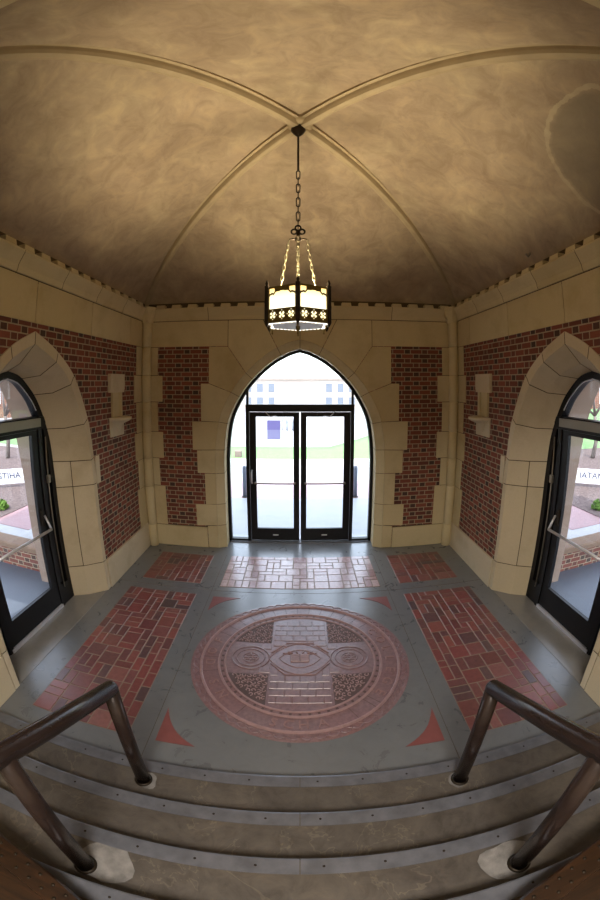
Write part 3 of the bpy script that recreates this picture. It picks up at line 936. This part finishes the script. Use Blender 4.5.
while z > 1.03:
    link_mesh(c, (0, 0, z-.045), .05, .018, .006, (i % 2)*PI/2); z -= .078; i += 1
c.build('suspension_chain', MAT['iron'], lan)
c = MB()
for (dx, dz) in ((0, .985), (-.038, .945), (.038, .945)):
    c.tube([(dx+.026*math.cos(2*PI*k/12), 0, dz+.026*math.sin(2*PI*k/12)) for k in range(12)], .009, 6, closed=True)
c.lathe([(.001, .96), (.02, .94), (.014, .90), (.028, .88), (.028, .855), (.012, .84), (.012, .80), (.001, .79)], n=12)
c.tube([(-.085, 0, .865), (-.05, 0, .872), (0, 0, .86), (.05, 0, .872), (.085, 0, .865)], .009, 8)
c.tube([(0, -.085, .865), (0, 0, .86), (0, .085, .865)], .009, 8)
c.build('trefoil_hanger', MAT['iron'], lan)
for k in range(4):
    a = PI/2*k; c = MB()
    p0 = Vector((.085*math.cos(a), .085*math.sin(a), .86)); p1 = Vector((.165*math.cos(a), .165*math.sin(a), .365))
    nl_ = 10; dv = (p1-p0)
    tilt = dv.to_track_quat('Z', 'Y').to_matrix().to_4x4()
    for j in range(nl_):
        link_mesh(c, p0+dv*((j+.5)/nl_), dv.length/nl_*.62, .012, .0042, (j % 2)*PI/2, tilt)
    c.build('hanging_chain', MAT['chain'], lan)
# top cross bars tie the chains to the cage
c = MB()
for k in range(3):
    a = -PI/2+PI/3*k
    c.tube([(RH*.97*math.cos(a), RH*.97*math.sin(a), .36), (-RH*.97*math.cos(a), -RH*.97*math.sin(a), .36)], .007, 6)
c.tube([(.165*math.cos(2*PI*q/24), .165*math.sin(2*PI*q/24), .362) for q in range(24)], .007, 6, closed=True)
c.build('top_spider', MAT['brass'], lan)
# fretwork panel: a plate pierced by a pointed window, two spandrels and a row of quatrefoils
pw = RH; ph0, ph1 = .045, .355
def metal(u, v):
    """u across -.5...5 of panel width, v height"""
    x = u*pw; a = abs(x)
    if a > pw/2-.026 or v > ph1-.016 or v < ph0+.014: return True
    if v < .158:      # quatrefoil band
        if v > .146: return True
        cell = .092; cx = round(x/cell)*cell
        if abs(cx) > cell*1.01: return True
        dx, dz = x-cx, v-.102
        if abs(dx) > .041: return True
        for k in range(4):
            an = PI/4+PI/2*k
            if math.hypot(dx-.0215*math.cos(an), dz-.0215*math.sin(an)) < .0125: return False
        if math.hypot(dx, dz) < .009: return False
        for k in range(4):
            an = PI/2*k
            if math.hypot(dx-.038*math.cos(an), dz-.038*math.sin(an)) < .006: return False
        return True
    # main light with low pointed cusped head
    top = .326-.45*a+.012*abs(math.cos(a*55))
    if v < min(top, .318)-.006: return False
    if v < top+.010: return True
    if a > .075 and v > top+.010: return False
    return True
pm = MB(); nxp, nzp = 64, 58
for i in range(nxp):
    for j in range(nzp):
        u0, u1 = -.5+i/nxp, -.5+(i+1)/nxp; v0 = ph0+(ph1-ph0)*j/nzp; v1 = ph0+(ph1-ph0)*(j+1)/nzp
        if metal((u0+u1)/2, (v0+v1)/2):
            pm.box(u0*pw, u1*pw, -.004, .004, v0, v1)
me_panel = None
for k in range(6):
    a = -PI/2+PI/6+PI/3*k        # corner faces the viewer
    if me_panel is None:
        o = pm.build('fretwork_panel', MAT['brass'], lan); me_panel = o.data
    else:
        o = bpy.data.objects.new('fretwork_panel', me_panel); COL.objects.link(o); o.parent = lan
    ap = RH*math.cos(PI/6)
    o.location = (ap*math.cos(a), ap*math.sin(a), 0); o.rotation_euler = (0, 0, a+PI/2)
for k in range(6):
    a = -PI/2+PI/3*k; c = MB(); x, y = RH*math.cos(a), RH*math.sin(a)
    c.lathe([(.001, .015), (.010, .03), (.019, .05), (.019, .365), (.024, .372), (.010, .385), (.016, .40), (.001, .435)], (x, y, -.01), 8)
    c.build('corner_post', MAT['iron'], lan)
c = MB(); RG = RH-.028
hexp = [(RG*math.cos(-PI/2+PI/3*k), RG*math.sin(-PI/2+PI/3*k)) for k in range(7)]
c.strip([(x, y, .06) for x, y in hexp], [(x, y, .345) for x, y in hexp])
c.build('glass_shade', MAT['lampglass'], lan)
c = MB(); RD = RH-.012
hexd = [(RD*math.cos(-PI/2+PI/3*k), RD*math.sin(-PI/2+PI/3*k)) for k in range(6)]
c.prism([(x*.86, y*.86) for x, y in hexd], lambda u, v: (u, v, .035), lambda u, v: (u, v, .045))
c.build('bottom_diffuser', MAT['diffuser'], lan)
c = MB()
for k in range(6):
    A, B = Vector(hexd[k]), Vector(hexd[(k+1) % 6]); nsc = 7
    for j in range(nsc):
        p = A.lerp(B, (j+.5)/nsc); q = p*.93
        c.sphere((q.x, q.y, .040), .017, 8, 6, (1, 1, .5))
c.build('lit_scalloped_rim', MAT['rimlight'], lan)
c = MB()
hx = [(RD*1.0*math.cos(-PI/2+PI/3*k), RD*math.sin(-PI/2+PI/3*k)) for k in range(7)]
c.tube([(x, y, .045) for x, y in hx[:6]], .009, 6, closed=True)
c.lathe([(.001, -.045), (.012, -.03), (.008, -.01), (.02, .01), (.02, .035), (.001, .035)], n=10)
for x, y in hexd: c.lathe([(.001, -.025), (.009, -.012), (.006, .0), (.010, .02), (.001, .03)], (x*.93, y*.93, 0), 8)
c.build('bottom_rim', MAT['brass'], lan)

# ================================================================== BACK DOORS
YD = YB+.34
def glass_pane(name, pts, mapf, parent, th=.006):
    m = MB(); m.prism(pts, lambda u, v: mapf(u, v, 0), lambda u, v: mapf(u, v, th)); return m.build(name, MAT['glass'], parent)
fr = MB()
mD = lambda u, v, d: (u, YD+d, v)
# curved outer frame
inn = offset(BA, -.042); BG = offset(BA, .012)
for sgn in (-1, 1):
    A = [mD(p.x*sgn, p.y, -.0) for p in BG]; B = [mD(max(p.x, 0)*sgn, p.y, 0) for p in inn]
    A2 = [mD(p.x*sgn, p.y, .09) for p in BG]; B2 = [mD(max(p.x, 0)*sgn, p.y, .09) for p in inn]
    fr.strip(A, B); fr.strip(B, B2); fr.strip(A2, B2); fr.strip(A, A2)
    fr.box(*sorted((sgn*.905, sgn*.965)), YD-.01, YD+.10, 0.0, 2.46)
    fr.box(*sorted((sgn*.915, sgn*.955)), YD+.01, YD+.07, 2.58, 3.02 if sgn else 3)   # mullion to the arch
    fr.box(*sorted((sgn*.965, sgn*1.33)), YD, YD+.09, .0, .05)
fr.box(-.965, .965, YD-.02, YD+.11, 2.455, 2.585)
fr.box(-.905, .905, YD+.0, YD+.10, 0, .02)
frame_back = struct(fr.build('trim_2', MAT['frame']), 'dark metal arched frame around the rear double doors', 'door frame')
# glass: transom and sidelights
ins = offset(BA, -.025)
tr = [(p.x, p.y) for p in ins if p.y > 2.58 and p.x < .935]
poly = [(-.935, 2.585), (.935, 2.585)] + [(p.x, p.y) for p in ins if p.y > 2.7 and 0 < p.x < .93] + [(0, 3.48)] + [(-p.x, p.y) for p in reversed(ins) if p.y > 2.7 and 0 < p.x < .93]
glass_pane('transom_glass', poly, lambda u, v, d: (u, YD+.045+d, v), frame_back)
for sgn in (-1, 1):
    side_pts = [(.955, .05), (1.285, .05)] + [(p.x, p.y) for p in ins if p.y > .1 and p.x > .97][::3] + [(.955, 2.86)]
    glass_pane('sidelight_glass', [(x*sgn, z) for x, z in side_pts], lambda u, v, d: (u, YD+.045+d, v), frame_back)
for nmb, sgn, lab in ((1, -1, 'left glazed leaf of the rear double doors'), (2, 1, 'right glazed leaf of the rear double doors')):
    x0, x1 = (.012, .90)
    lf_ = MB(); B = lambda a, b, c_, d_, y0=YD+.02, y1=YD+.065: lf_.box(*sorted((sgn*a, sgn*b)), y0, y1, c_, d_)
    B(x0, .115, .03, 2.445); B(.785, x1, .03, 2.445); B(.115, .785, .03, .27); B(.115, .785, 2.365, 2.445)
    door = struct(lf_.build('door_%d' % nmb, MAT['frame']), lab, 'door')
    glass_pane('door_glass', [(sgn*.112, .265), (sgn*.788, .265), (sgn*.788, 2.37), (sgn*.112, 2.37)], lambda u, v, d: (u, YD+.04+d, v), door)
    pbm = MB(); pbm.tube([(sgn*.09, YD-.045, 1.16), (sgn*.81, YD-.045, 1.16)], .013, 12)
    for xx in (.09, .81): pbm.tube([(sgn*xx, YD-.045, 1.16), (sgn*xx, YD+.02, 1.16)], .015, 10)
    pbm.build('push_bar', MAT['chrome'] if False else MAT['frame_light'], door)
    dc = MB(); dc.box(*sorted((sgn*.30, sgn*.62)), YD-.05, YD+.02, 2.385, 2.44); dc.build('door_closer', MAT['frame'], door)
    da = MB(); da.tube([(sgn*.40, YD-.03, 2.39), (sgn*.52, YD-.10, 2.375), (sgn*.62, YD-.02, 2.46)], .009, 8); da.build('closer_arm', MAT['chrome'], door)
    if sgn < 0:
        h = MB(); h.tube([(-.865, YD+.02, 1.15), (-.865, YD-.05, 1.18), (-.865, YD-.05, 1.36), (-.865, YD+.02, 1.39)], .014, 10); h.build('pull_handle', MAT['chrome'], door)
    bp_ = MB(); bp_.box(*sorted((sgn*.40, sgn*.50)), YD+.012, YD+.02, .13, .15); bp_.build('label_plate', MAT['chrome'], door)
th_ = MB(); th_.box(-1.28, 1.28, YD-.06, YD+.14, .0, .018)
struct(th_.build('trim_3', MAT['nosing']), 'metal sill under the rear doors', 'sill')
# notice taped to the left leaf
t = NT('blue_notice_paper'); sp = t.n('ShaderNodeSeparateXYZ'); t.l(t.pos(), sp.inputs[0])
tc = t.mix(t.math('GREATER_THAN', sp.outputs[2], 2.13), L(176,172,214), L(150,140,200))  # flare haze is lightened into both paper colours
# thin paper lets some daylight through
df = t.n('ShaderNodeBsdfDiffuse'); t.l(tc, df.inputs[0]); tl = t.n('ShaderNodeBsdfTranslucent'); t.l(tc, tl.inputs[0])
mx = t.n('ShaderNodeMixShader'); mx.inputs[0].default_value = .5; t.l(df.outputs[0], mx.inputs[1]); t.l(tl.outputs[0], mx.inputs[2]); t.l(mx.outputs[0], t.out.inputs[0])
pn = MB(); pn.add([(-.585, YD+.035, 1.955), (-.345, YD+.035, 1.955), (-.345, YD+.035, 2.30), (-.585, YD+.035, 2.30)], [(0,1,2,3)])
tag(pn.build('paper_notice', t.m), 'small violet-blue paper notice taped to the glass of the left rear door leaf', 'notice')

# ================================================================== SIDE DOORS
MAT['glass_tint'] = glass('tinted_door_glass', (.80,.82,.84,1))
def side_door(side, nframe, ndoor, lab):
    mS = lambda u, v, d: (side*(W+.39+d), u, v)
    def bx(mb, u0, u1, z0, z1, d0, d1):
        a, b = sorted((side*(W+.39+d0), side*(W+.39+d1))); mb.box(a, b, u0, u1, z0, z1)
    f = MB(); inn = offset(SC3, -.075); out_ = offset(SC3, .03)
    for hs in (1, -1):
        sc = 1 if hs > 0 else NEAR
        P = lambda c, d: [mS(ARC+hs*sc*max(p.x, 0), p.y, d) for p in c]
        f.strip(P(out_, 0), P(inn, 0)); f.strip(P(inn, 0), P(inn, .12)); f.strip(P(out_, .12), P(inn, .12))
    bx(f, 2.60, 3.95, 2.405, 2.555, -.01, .12)          # transom bar
    bx(f, 3.79, 3.86, .0, 2.41, -.015, .12); bx(f, 2.62, 2.69, .0, 2.41, -.01, .12)
    bx(f, 3.86, 4.05, .0, .30, .0, .10)
    bx(f, 2.55, 4.05, .0, .02, .0, .12)
    bx(f, 3.855, 4.06, .3, 2.41, .05, .06)
    fo = struct(f.build('trim_%d' % nframe, MAT['frame']), 'dark metal arched frame of the %s side door' % lab, 'door frame')
    bl = MB()
    il = offset(SC3, -.085)
    pts = [mS(ARC+hs_*(1 if hs_ > 0 else NEAR)*p.x, p.y, -.006) for hs_, c in ((-1, il), (1, list(reversed(il)))) for p in c if p.y > 2.62 and p.x >= 0]
    bl.tube(pts, .006, 6); bl.build('bright_edge_bead', MAT['chrome'], fo)
    vb = MB(); vb.tube([mS(3.93, .25, -.01), mS(3.93, 2.3, -.01)], .008, 8); vb.build('vertical_rod', MAT['frame_light'], fo)
    vx = MB(); bx(vx, 3.905, 3.955, 1.72, 1.82, -.03, .0); vx.build('contact_box', MAT['frame_light'], fo)
    tz = MB(); bx(tz, 2.66, 3.83, 2.44, 2.54, -.03, -.005); tz.build('closer_housing', MAT['frame_light'], fo)
    poly = [(ARC+.83*-.88, 2.555), (ARC+.66, 2.555)] + [(ARC+p.x, p.y) for p in inn if p.y > 2.6 and p.x > 0][::2] + [(ARC-NEAR*p.x, p.y) for p in reversed(inn) if p.y > 2.6 and p.x > 0][::2]
    poly[0] = (ARC-.60, 2.555)
    glass_pane('transom_glass', poly, lambda u, v, d: mS(u, v, .05+d), fo).data.materials[0] = MAT['glass_tint']
    l = MB()
    z0, z1 = .055, 2.40; u0, u1 = 2.70, 3.785
    bx(l, u0, u0+.11, z0, z1, .0, .045); bx(l, u1-.115, u1, z0, z1, .0, .045)
    bx(l, u0+.11, u1-.115, z0, .36, .0, .045); bx(l, u0+.11, u1-.115, 2.35, z1, .0, .045)
    dr = struct(l.build('door_%d' % ndoor, MAT['frame']), 'glazed %s side door leaf with steel push bar' % lab, 'door')
    glass_pane('door_glass', [(u0+.105, .355), (u1-.11, .355), (u1-.11, 2.355), (u0+.105, 2.355)], lambda u, v, d: mS(u, v, .02+d), dr).data.materials[0] = MAT['glass_tint']
    pb_ = MB(); pb_.tube([mS(u0+.05, 1.17, -.10), mS(u1-.03, 1.17, -.10)], .017, 14)
    pb_.tube([mS(u1-.03, 1.17, -.10), mS(u1-.02, 1.24, -.06), mS(u1-.025, 1.34, -.01)], .014, 10)
    pb_.tube([mS(u0+.05, 1.17, -.10), mS(u0+.05, 1.17, .0)], .014, 10)
    pb_.build('push_bar', MAT['chrome'], dr)
    lk = MB(); bx(lk, u1-.10, u1-.05, 1.22, 1.42, -.02, .0); lk.build('lock_case', MAT['iron'], dr)
    sl = MB(); bx(sl, 2.66, 3.80, .0, .05, -.02, .04); s_ = sl.build('door_sill', MAT['chrome'], fo)
side_door(-1, 4, 3, 'left'); side_door(1, 5, 4, 'right')

# ================================================================== OUTSIDE
def flat(name, x0, x1, y0, y1, z, mat, th=.05):
    m = MB(); m.box(x0, x1, y0, y1, z-th, z); return m.build(name, mat)
MAT['paving_out'] = concrete('pale_sidewalk_concrete', L(158,158,158), L(176,175,172), .7, .1)
MAT['grass'] = simple('mown_lawn_grass', L(112,142,94), .9, 0, .2, 12, .6, .2)
MAT['mulch'] = simple('dry_mulch_and_leaves', L(112,98,94), .95, 0, .45, 14, .8, .1)
MAT['asphalt'] = simple('pale_street_asphalt', L(150,150,150), .9, 0, .15, 5, .2)
MAT['paver_out'] = paver_mat('pinkish_outdoor_pavers', [(0, L(132,98,98)), (.5, L(150,112,112)), (1, L(140,108,110))], .8)
MAT['white'] = simple('white_painted_panel', L(236,238,240), .6, 0, .05, 3, 0)
MAT['bark'] = simple('grey_tree_bark', L(120,108,100), .9, 0, .3, 14, .5)
MAT['leaf'] = simple('spring_green_leaves', L(104,140,52), .8, 0, .4, 6, .2)
MAT['ink'] = simple('navy_lettering', L(40,44,84), .6, 0, .05, 3, 0)
MAT['bld'] = simple('pale_stone_facade', L(176,164,156), .9, 0, .08, .5, 0)
MAT['bldbrick'] = brick_mat('campus_brick', 1)
MAT['window'] = simple('grey_window_glass', L(100,108,122), .2, 0, .1, 1, 0)
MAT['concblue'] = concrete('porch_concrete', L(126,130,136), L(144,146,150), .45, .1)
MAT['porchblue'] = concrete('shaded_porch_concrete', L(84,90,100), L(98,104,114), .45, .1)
MAT['tan'] = simple('tan_stone_coping', L(132,106,84), .8, 0, .15, 6, .2)

gb = flat('ground', -70, 70, -60, 90, -.14, MAT['asphalt'], .2); struct(gb, 'pale pavement around the building', 'ground')
w1 = flat('rear_slab', -6, 6, YB+.48, 9.35, -.012, MAT['concblue'], .12); struct(w1, 'grey concrete apron outside the rear doors', 'pavement')
w2 = flat('rear_paver_band', -10, 10, 9.40, 11.1, -.03, MAT['paver_out'], .1); struct(w2, 'pinkish paver band outside the rear doors', 'pavement')
w3 = flat('sidewalk', -20, 20, 11.1, 14.45, -.03, MAT['paving_out'], .1); struct(w3, 'broad white sidewalk beyond the rear doors', 'pavement')
# lawn: a strip that rises to a bank on the right
lw = MB()
NX = 30
for i in range(NX):
    xa, xb = -20+40*i/NX, -20+40*(i+1)/NX
    def h(x): return -.02+max(0, (x-1.6))*.33 if x < 6 else -.02+1.45
    def yn(x): return 14.45-.02*x*x*.3
    lw.add([(xa, yn(xa), -.04), (xb, yn(xb), -.04), (xb, 16.2, h(xb)), (xa, 16.2, h(xa)), (xb, 17.2, h(xb)-.0), (xa, 17.2, h(xa)), (xa, 17.3, -.2), (xb, 17.3, -.2)],
           [(0,1,2,3), (3,2,4,5), (5,4,7,6)], True)
lawn = lw.build('lawn', MAT['grass']); tag(lawn, 'strip of bright green lawn beyond the rear sidewalk rising to the right', 'lawn', kind='stuff')
def bollard(x, lab):
    r = empty('bollard', (x, 9.5, -.03)); tag(r, lab, 'bollard', 'bollards outside the rear doors')
    m = MB(); m.lathe([(.001, 0), (.055, 0), (.055, .80), (.045, .84), (.001, .86)], n=16); m.build('post', MAT['window'], r)
    m = MB(); m.lathe([(.08, 0), (.08, .02), (.055, .025)], n=16); m.build('base_plate', MAT['iron'], r)
bollard(-1.44, 'slim grey bollard outside the left sidelight'); bollard(1.44, 'slim grey bollard outside the right sidelight')
m = MB(); m.cbox(-2.62, -2.34, 14.75, 14.95, -.1, .22, .02); tag(m.build('utility_box', MAT['bark']), 'small brown utility box on the lawn seen through the left sidelight', 'utility box')
# far building behind the rear doors
b = empty('campus_building', (0, 44, -2)); tag(b, 'long washed-out building far beyond the rear doors', 'building')
m = MB(); m.box(-17, 17, 0, 6, 0, 5.6); m.build('facade', MAT['bld'], b)
m = MB(); m.box(-17.3, 17.3, -.3, 6.3, 5.3, 5.6); m.build('parapet', MAT['bld'], b)
for i in range(24):
    for j in range(3):
        if i in (5, 10, 11, 12, 13, 18): continue
        x = -15.5+i*1.35; m = MB(); m.box(x-.36, x+.36, -.06, 0, .6+j*1.6, 1.6+j*1.6)
        m.build('window', MAT['window'], b)
def tree(x, y, h, spread, seed, lab, leaves=True, z0=-.1):
    rnd = random.Random(seed); r = empty('tree', (x, y, z0)); tag(r, lab, 'tree', 'trees outside')
    t = MB()
    def br(p, d, l, rad, dep):
        q = p+d*l; mid = p.lerp(q, .5)+Vector((rnd.uniform(-1, 1), rnd.uniform(-1, 1), 0))*l*.06
        t.tube([p, mid, q], [rad, rad*.85, rad*.68], 6)
        tips.append(q) if dep <= 1 else None
        if dep == 0: return
        for k in range(3):
            nd = (d+Vector((rnd.uniform(-1, 1), rnd.uniform(-1, 1), rnd.uniform(-.1, .7)))*spread).normalized()
            br(q, nd, l*.66, rad*.6, dep-1)
    tips = []
    br(Vector((0, 0, 0)), Vector((0, 0, 1)), h*.35, h*.02, 4)
    t.build('trunk', MAT['bark'], r)
    if leaves:
        f = MB()
        for q in tips:
            for k in range(7):
                c_ = q+Vector((rnd.gauss(0, 1), rnd.gauss(0, 1), rnd.gauss(0, .8)))*h*.05
                a = Vector((rnd.uniform(-1, 1), rnd.uniform(-1, 1), rnd.uniform(-1, 1))).normalized()
                b_ = a.orthogonal().normalized(); s = h*.017
                f.add([c_-a*s, c_+b_*s*.6, c_+a*s, c_-b_*s*.6], [(0,1,2,3)])
        f.build('foliage', MAT['leaf'], r, fix=False)
tree(-7.2, 20.5, 6, .9, 4, 'leafy street tree seen through the left rear sidelight')
tree(8.6, 24, 7, .9, 9, 'leafy street tree seen through the right rear sidelight')
# bicycle rack far out and small signs
m = MB()
for i in range(3): m.tube([(-1.0+i*.35+.14*math.cos(PI*k/8), 24, -.14+.5+.35*math.sin(PI*k/8)) for k in range(9)], .03, 6)
for i in range(3):
    for s in (-1, 1): m.tube([(-1.0+i*.35+.14*s, 24, -.14), (-1.0+i*.35+.14*s, 24, .36)], .03, 6)
tag(m.build('bicycle_rack', MAT['window']), 'distant hoop bicycle rack beyond the lawn', 'bicycle rack')

for side, L_ in ((-1, 'left'), (1, 'right')):
    def xs(a, b): return tuple(sorted((side*a, side*b)))
    p_ = MB(); p_.box(*xs(3.85, 6.6), 1.9, 4.55, -.12, 0); p_.box(*xs(W+.46, 3.85), ARC-.92, ARC+1.05, -.12, 0)
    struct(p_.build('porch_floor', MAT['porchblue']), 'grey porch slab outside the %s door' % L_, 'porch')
    fw = empty('porch_wall', (side*3.86, 4.65, 0)); tag(fw, 'low brick wall with tan coping outside the %s door' % L_, 'low wall', 'low porch walls')
    q = MB(); q.box(*xs(0.0, 3.0), -.12, .12, -.12, .33); q.build('brickwork', MAT['brick_x'], fw)
    q = MB(); q.cbox(*xs(0.0, 3.05), -.16, .16, .33, .42, .02); q.build('coping', MAT['tan'], fw)
    cn = MB(); cn.box(*xs(3.85, 6.9), 1.2, 5.3, 3.75, 3.95)  # unseen slab added to keep the sun off the porch
    struct(cn.build('trim_%d' % (6 if side < 0 else 7), MAT['stone']), 'unseen canopy slab added to shade the %s porch' % L_, 'canopy')
    sw = MB(); sw.prism([(side*3.9, 4.8), (side*6.6, 4.8), (side*6.6, 12), (side*3.9, 12)], lambda u, v: (u, v, -.03), lambda u, v: (u, v, -.13))
    struct(sw.build('side_walk', MAT['paving_out']), 'bright walk outside the %s door' % L_, 'pavement')
    pp = MB(); pp.box(*xs(5.5, 6.6), 6.0, 7.3, -.05, -.022); struct(pp.build('side_pavers', MAT['paver_out']), 'pink paver patch on the walk outside the %s door' % L_, 'pavement')
    mu = MB(); mu.prism([(side*6.6, 1), (side*30, 1), (side*30, 13.9), (side*6.6, 13.9)], lambda u, v: (u, v, -.01), lambda u, v: (u, v, -.1))
    tag(mu.build('mulch_bed', MAT['mulch']), 'bed of dry leaves and mulch beyond the %s door' % L_, 'mulch', kind='stuff')
    # long white banner low above the bed, lettering on the face towards the building
    ang = math.atan2(-7.9, side*8.6)
    bn = empty('lawn_banner', (side*8.25, 8.35, -.01)); bn.rotation_euler = (0, 0, -side*.78)
    tag(bn, 'low white lettered banner seen through the %s door' % L_, 'banner', 'lawn banners')
    q = MB(); q.box(-1.6, 1.6, -.02, .02, .10, .52); q.build('panel', MAT['white'], bn)
    for xx in (-1.5, 1.5):
        q = MB(); q.tube([(xx, 0.045, 0), (xx, .045, .54)], .02, 8); q.build('stake', MAT['bark'], bn)
    text_obj('lettering', 'GTIHA' if side < 0 else 'IATAN', .25, Matrix.Translation((.05 if side < 0 else -.05, -.024, .33)) @ Matrix.Rotation(PI/2, 4, 'X'), MAT['ink'], bn)
    tree(side*11.4, 11.7, 5.0, .8, 21+side, 'bare young tree behind the banner beyond the %s door' % L_, leaves=False)
    sb = empty('shrub', (side*7.0, 6.75, -.01)); tag(sb, 'small green shrub in the bed beyond the %s door' % L_, 'shrub', 'small shrubs')
    rnd = random.Random(3); f = MB()
    for k in range(420):
        d_ = Vector((rnd.gauss(0, 1), rnd.gauss(0, 1), abs(rnd.gauss(0, 1)))).normalized()*.2*rnd.random()**.4
        a = Vector((rnd.uniform(-1, 1), rnd.uniform(-1, 1), rnd.uniform(-1, 1))).normalized(); b_ = a.orthogonal().normalized()
        c_ = d_+Vector((0, 0, .03)); f.add([c_-a*.04, c_+b_*.025, c_+a*.04, c_-b_*.025], [(0,1,2,3)])
    f.build('foliage', MAT['leaf'], sb, fix=False)
    st_ = MB(); st_.tube([(0, 0, -.02), (0, 0, .25)], .02, 6); st_.build('stem', MAT['bark'], sb)
    bb_ = empty('brick_building', (side*24, 27, -.14)); bb_.rotation_euler = (0, 0, side*-.75 if side > 0 else .75)
    tag(bb_, 'red brick building with white arched windows beyond the %s door' % L_, 'building', 'brick buildings across the lawns')
    q = MB(); q.box(-13, 13, 0, 8, 0, 9); q.build('brick_facade', MAT['bldbrick'], bb_)
    for i in range(9):
        for j in range(2):
            x = -11+i*2.75; zb = 1.2+j*4
            q = MB(); pts = [(x-.7, zb), (x+.7, zb), (x+.7, zb+1.6)]+[(x+.7*math.cos(PI*k/8), zb+1.6+.7*math.sin(PI*k/8)) for k in range(1, 8)]+[(x-.7, zb+1.6)]
            q.prism(pts, lambda u, v: (u, -.08, v), lambda u, v: (u, 0, v)); wo = q.build('window_surround', MAT['white'], bb_)
            q = MB(); q.prism([(x+(a-x)*.72, zb+.2+(b-zb)*.8) for a, b in pts], lambda u, v: (u, -.1, v), lambda u, v: (u, -.05, v)); q.build('pane', MAT['window'], wo)

# ================================================================== LIGHT
w = bpy.data.worlds.new('daylight'); S.world = w; w.use_nodes = True
nt = w.node_tree; nt.nodes.clear()
bg = nt.nodes.new('ShaderNodeBackground'); out = nt.nodes.new('ShaderNodeOutputWorld')
sky = nt.nodes.new('ShaderNodeTexSky'); sky.sky_type = 'NISHITA'; sky.sun_disc = False
sky.sun_elevation = math.radians(58); sky.sun_rotation = math.radians(180); sky.air_density = 1.0; sky.dust_density = 2.0
mxw = nt.nodes.new('ShaderNodeMix'); mxw.data_type = 'RGBA'; mxw.inputs[0].default_value = .55
sc1 = nt.nodes.new('ShaderNodeVectorMath'); sc1.operation = 'SCALE'; sc1.inputs[3].default_value = .22
nt.links.new(sky.outputs[0], sc1.inputs[0]); nt.links.new(sc1.outputs[0], mxw.inputs[6]); mxw.inputs[7].default_value = (.9, .94, 1.0, 1)
nt.links.new(mxw.outputs[2], bg.inputs[0]); bg.inputs[1].default_value = 5.3; nt.links.new(bg.outputs[0], out.inputs[0])
sun = bpy.data.lights.new('sun', 'SUN'); sun.energy = 6.0; sun.angle = .01; sun.color = (1, .95, .86)
so_ = bpy.data.objects.new('sun', sun); COL.objects.link(so_); so_.location = (0, -10, 20)
so_.rotation_euler = (math.radians(32), 0, math.radians(8))   # from behind the viewpoint, high
so_.rotation_euler = Vector((.10, .55, -.85)).to_track_quat('-Z', 'Y').to_euler()
def point(name, loc, e, c, r=.05):
    l = bpy.data.lights.new(name, 'POINT'); l.energy = e; l.color = c; l.shadow_soft_size = r
    o = bpy.data.objects.new(name, l); COL.objects.link(o); o.location = loc; return o
point('lantern_bulb', (-.018, YC, 3.66), 260, (1, .83, .53), .07)
al = bpy.data.lights.new('added_hall_fill', 'AREA'); al.energy = 250; al.color = (1, .93, .84); al.shape = 'RECTANGLE'; al.size = 1.6; al.size_y = 1.2  # unseen area lamp added behind the viewpoint to brighten piers and rails
ao = bpy.data.objects.new('added_hall_fill', al); COL.objects.link(ao); ao.location = (0, -1.6, 4.5)

# ================================================================== CAMERA (fisheye)
cam = bpy.data.cameras.new('camera'); co = bpy.data.objects.new('camera', cam); COL.objects.link(co); S.camera = co
co.location = (0, 0, 2.979); co.rotation_euler = (PI/2+.0073, 0, 0)
cam.type = 'PANO'; cam.panorama_type = 'FISHEYE_LENS_POLYNOMIAL'; cam.fisheye_fov = 2*PI
cam.sensor_fit = 'HORIZONTAL'; cam.sensor_width = 24; cam.sensor_height = 36
cam.fisheye_polynomial_k0 = 0
cam.fisheye_polynomial_k1 = -6.64451386e-02; cam.fisheye_polynomial_k2 = -8.49698729e-06
cam.fisheye_polynomial_k3 = 9.70264745e-06; cam.fisheye_polynomial_k4 = -1.03781580e-07
cam.shift_y = -(450-379.28)/900
cam.clip_start = .02; cam.clip_end = 500

S.view_settings.view_transform = 'Standard'; S.view_settings.look = 'None'; S.view_settings.gamma = 1
S.view_settings.use_curve_mapping = False; S.view_settings.exposure = 0.2
S.cycles.max_bounces = 10; S.cycles.diffuse_bounces = 6; S.cycles.transparent_max_bounces = 16
S.cycles.use_denoising = True
S.cycles.sample_clamp_indirect = 6
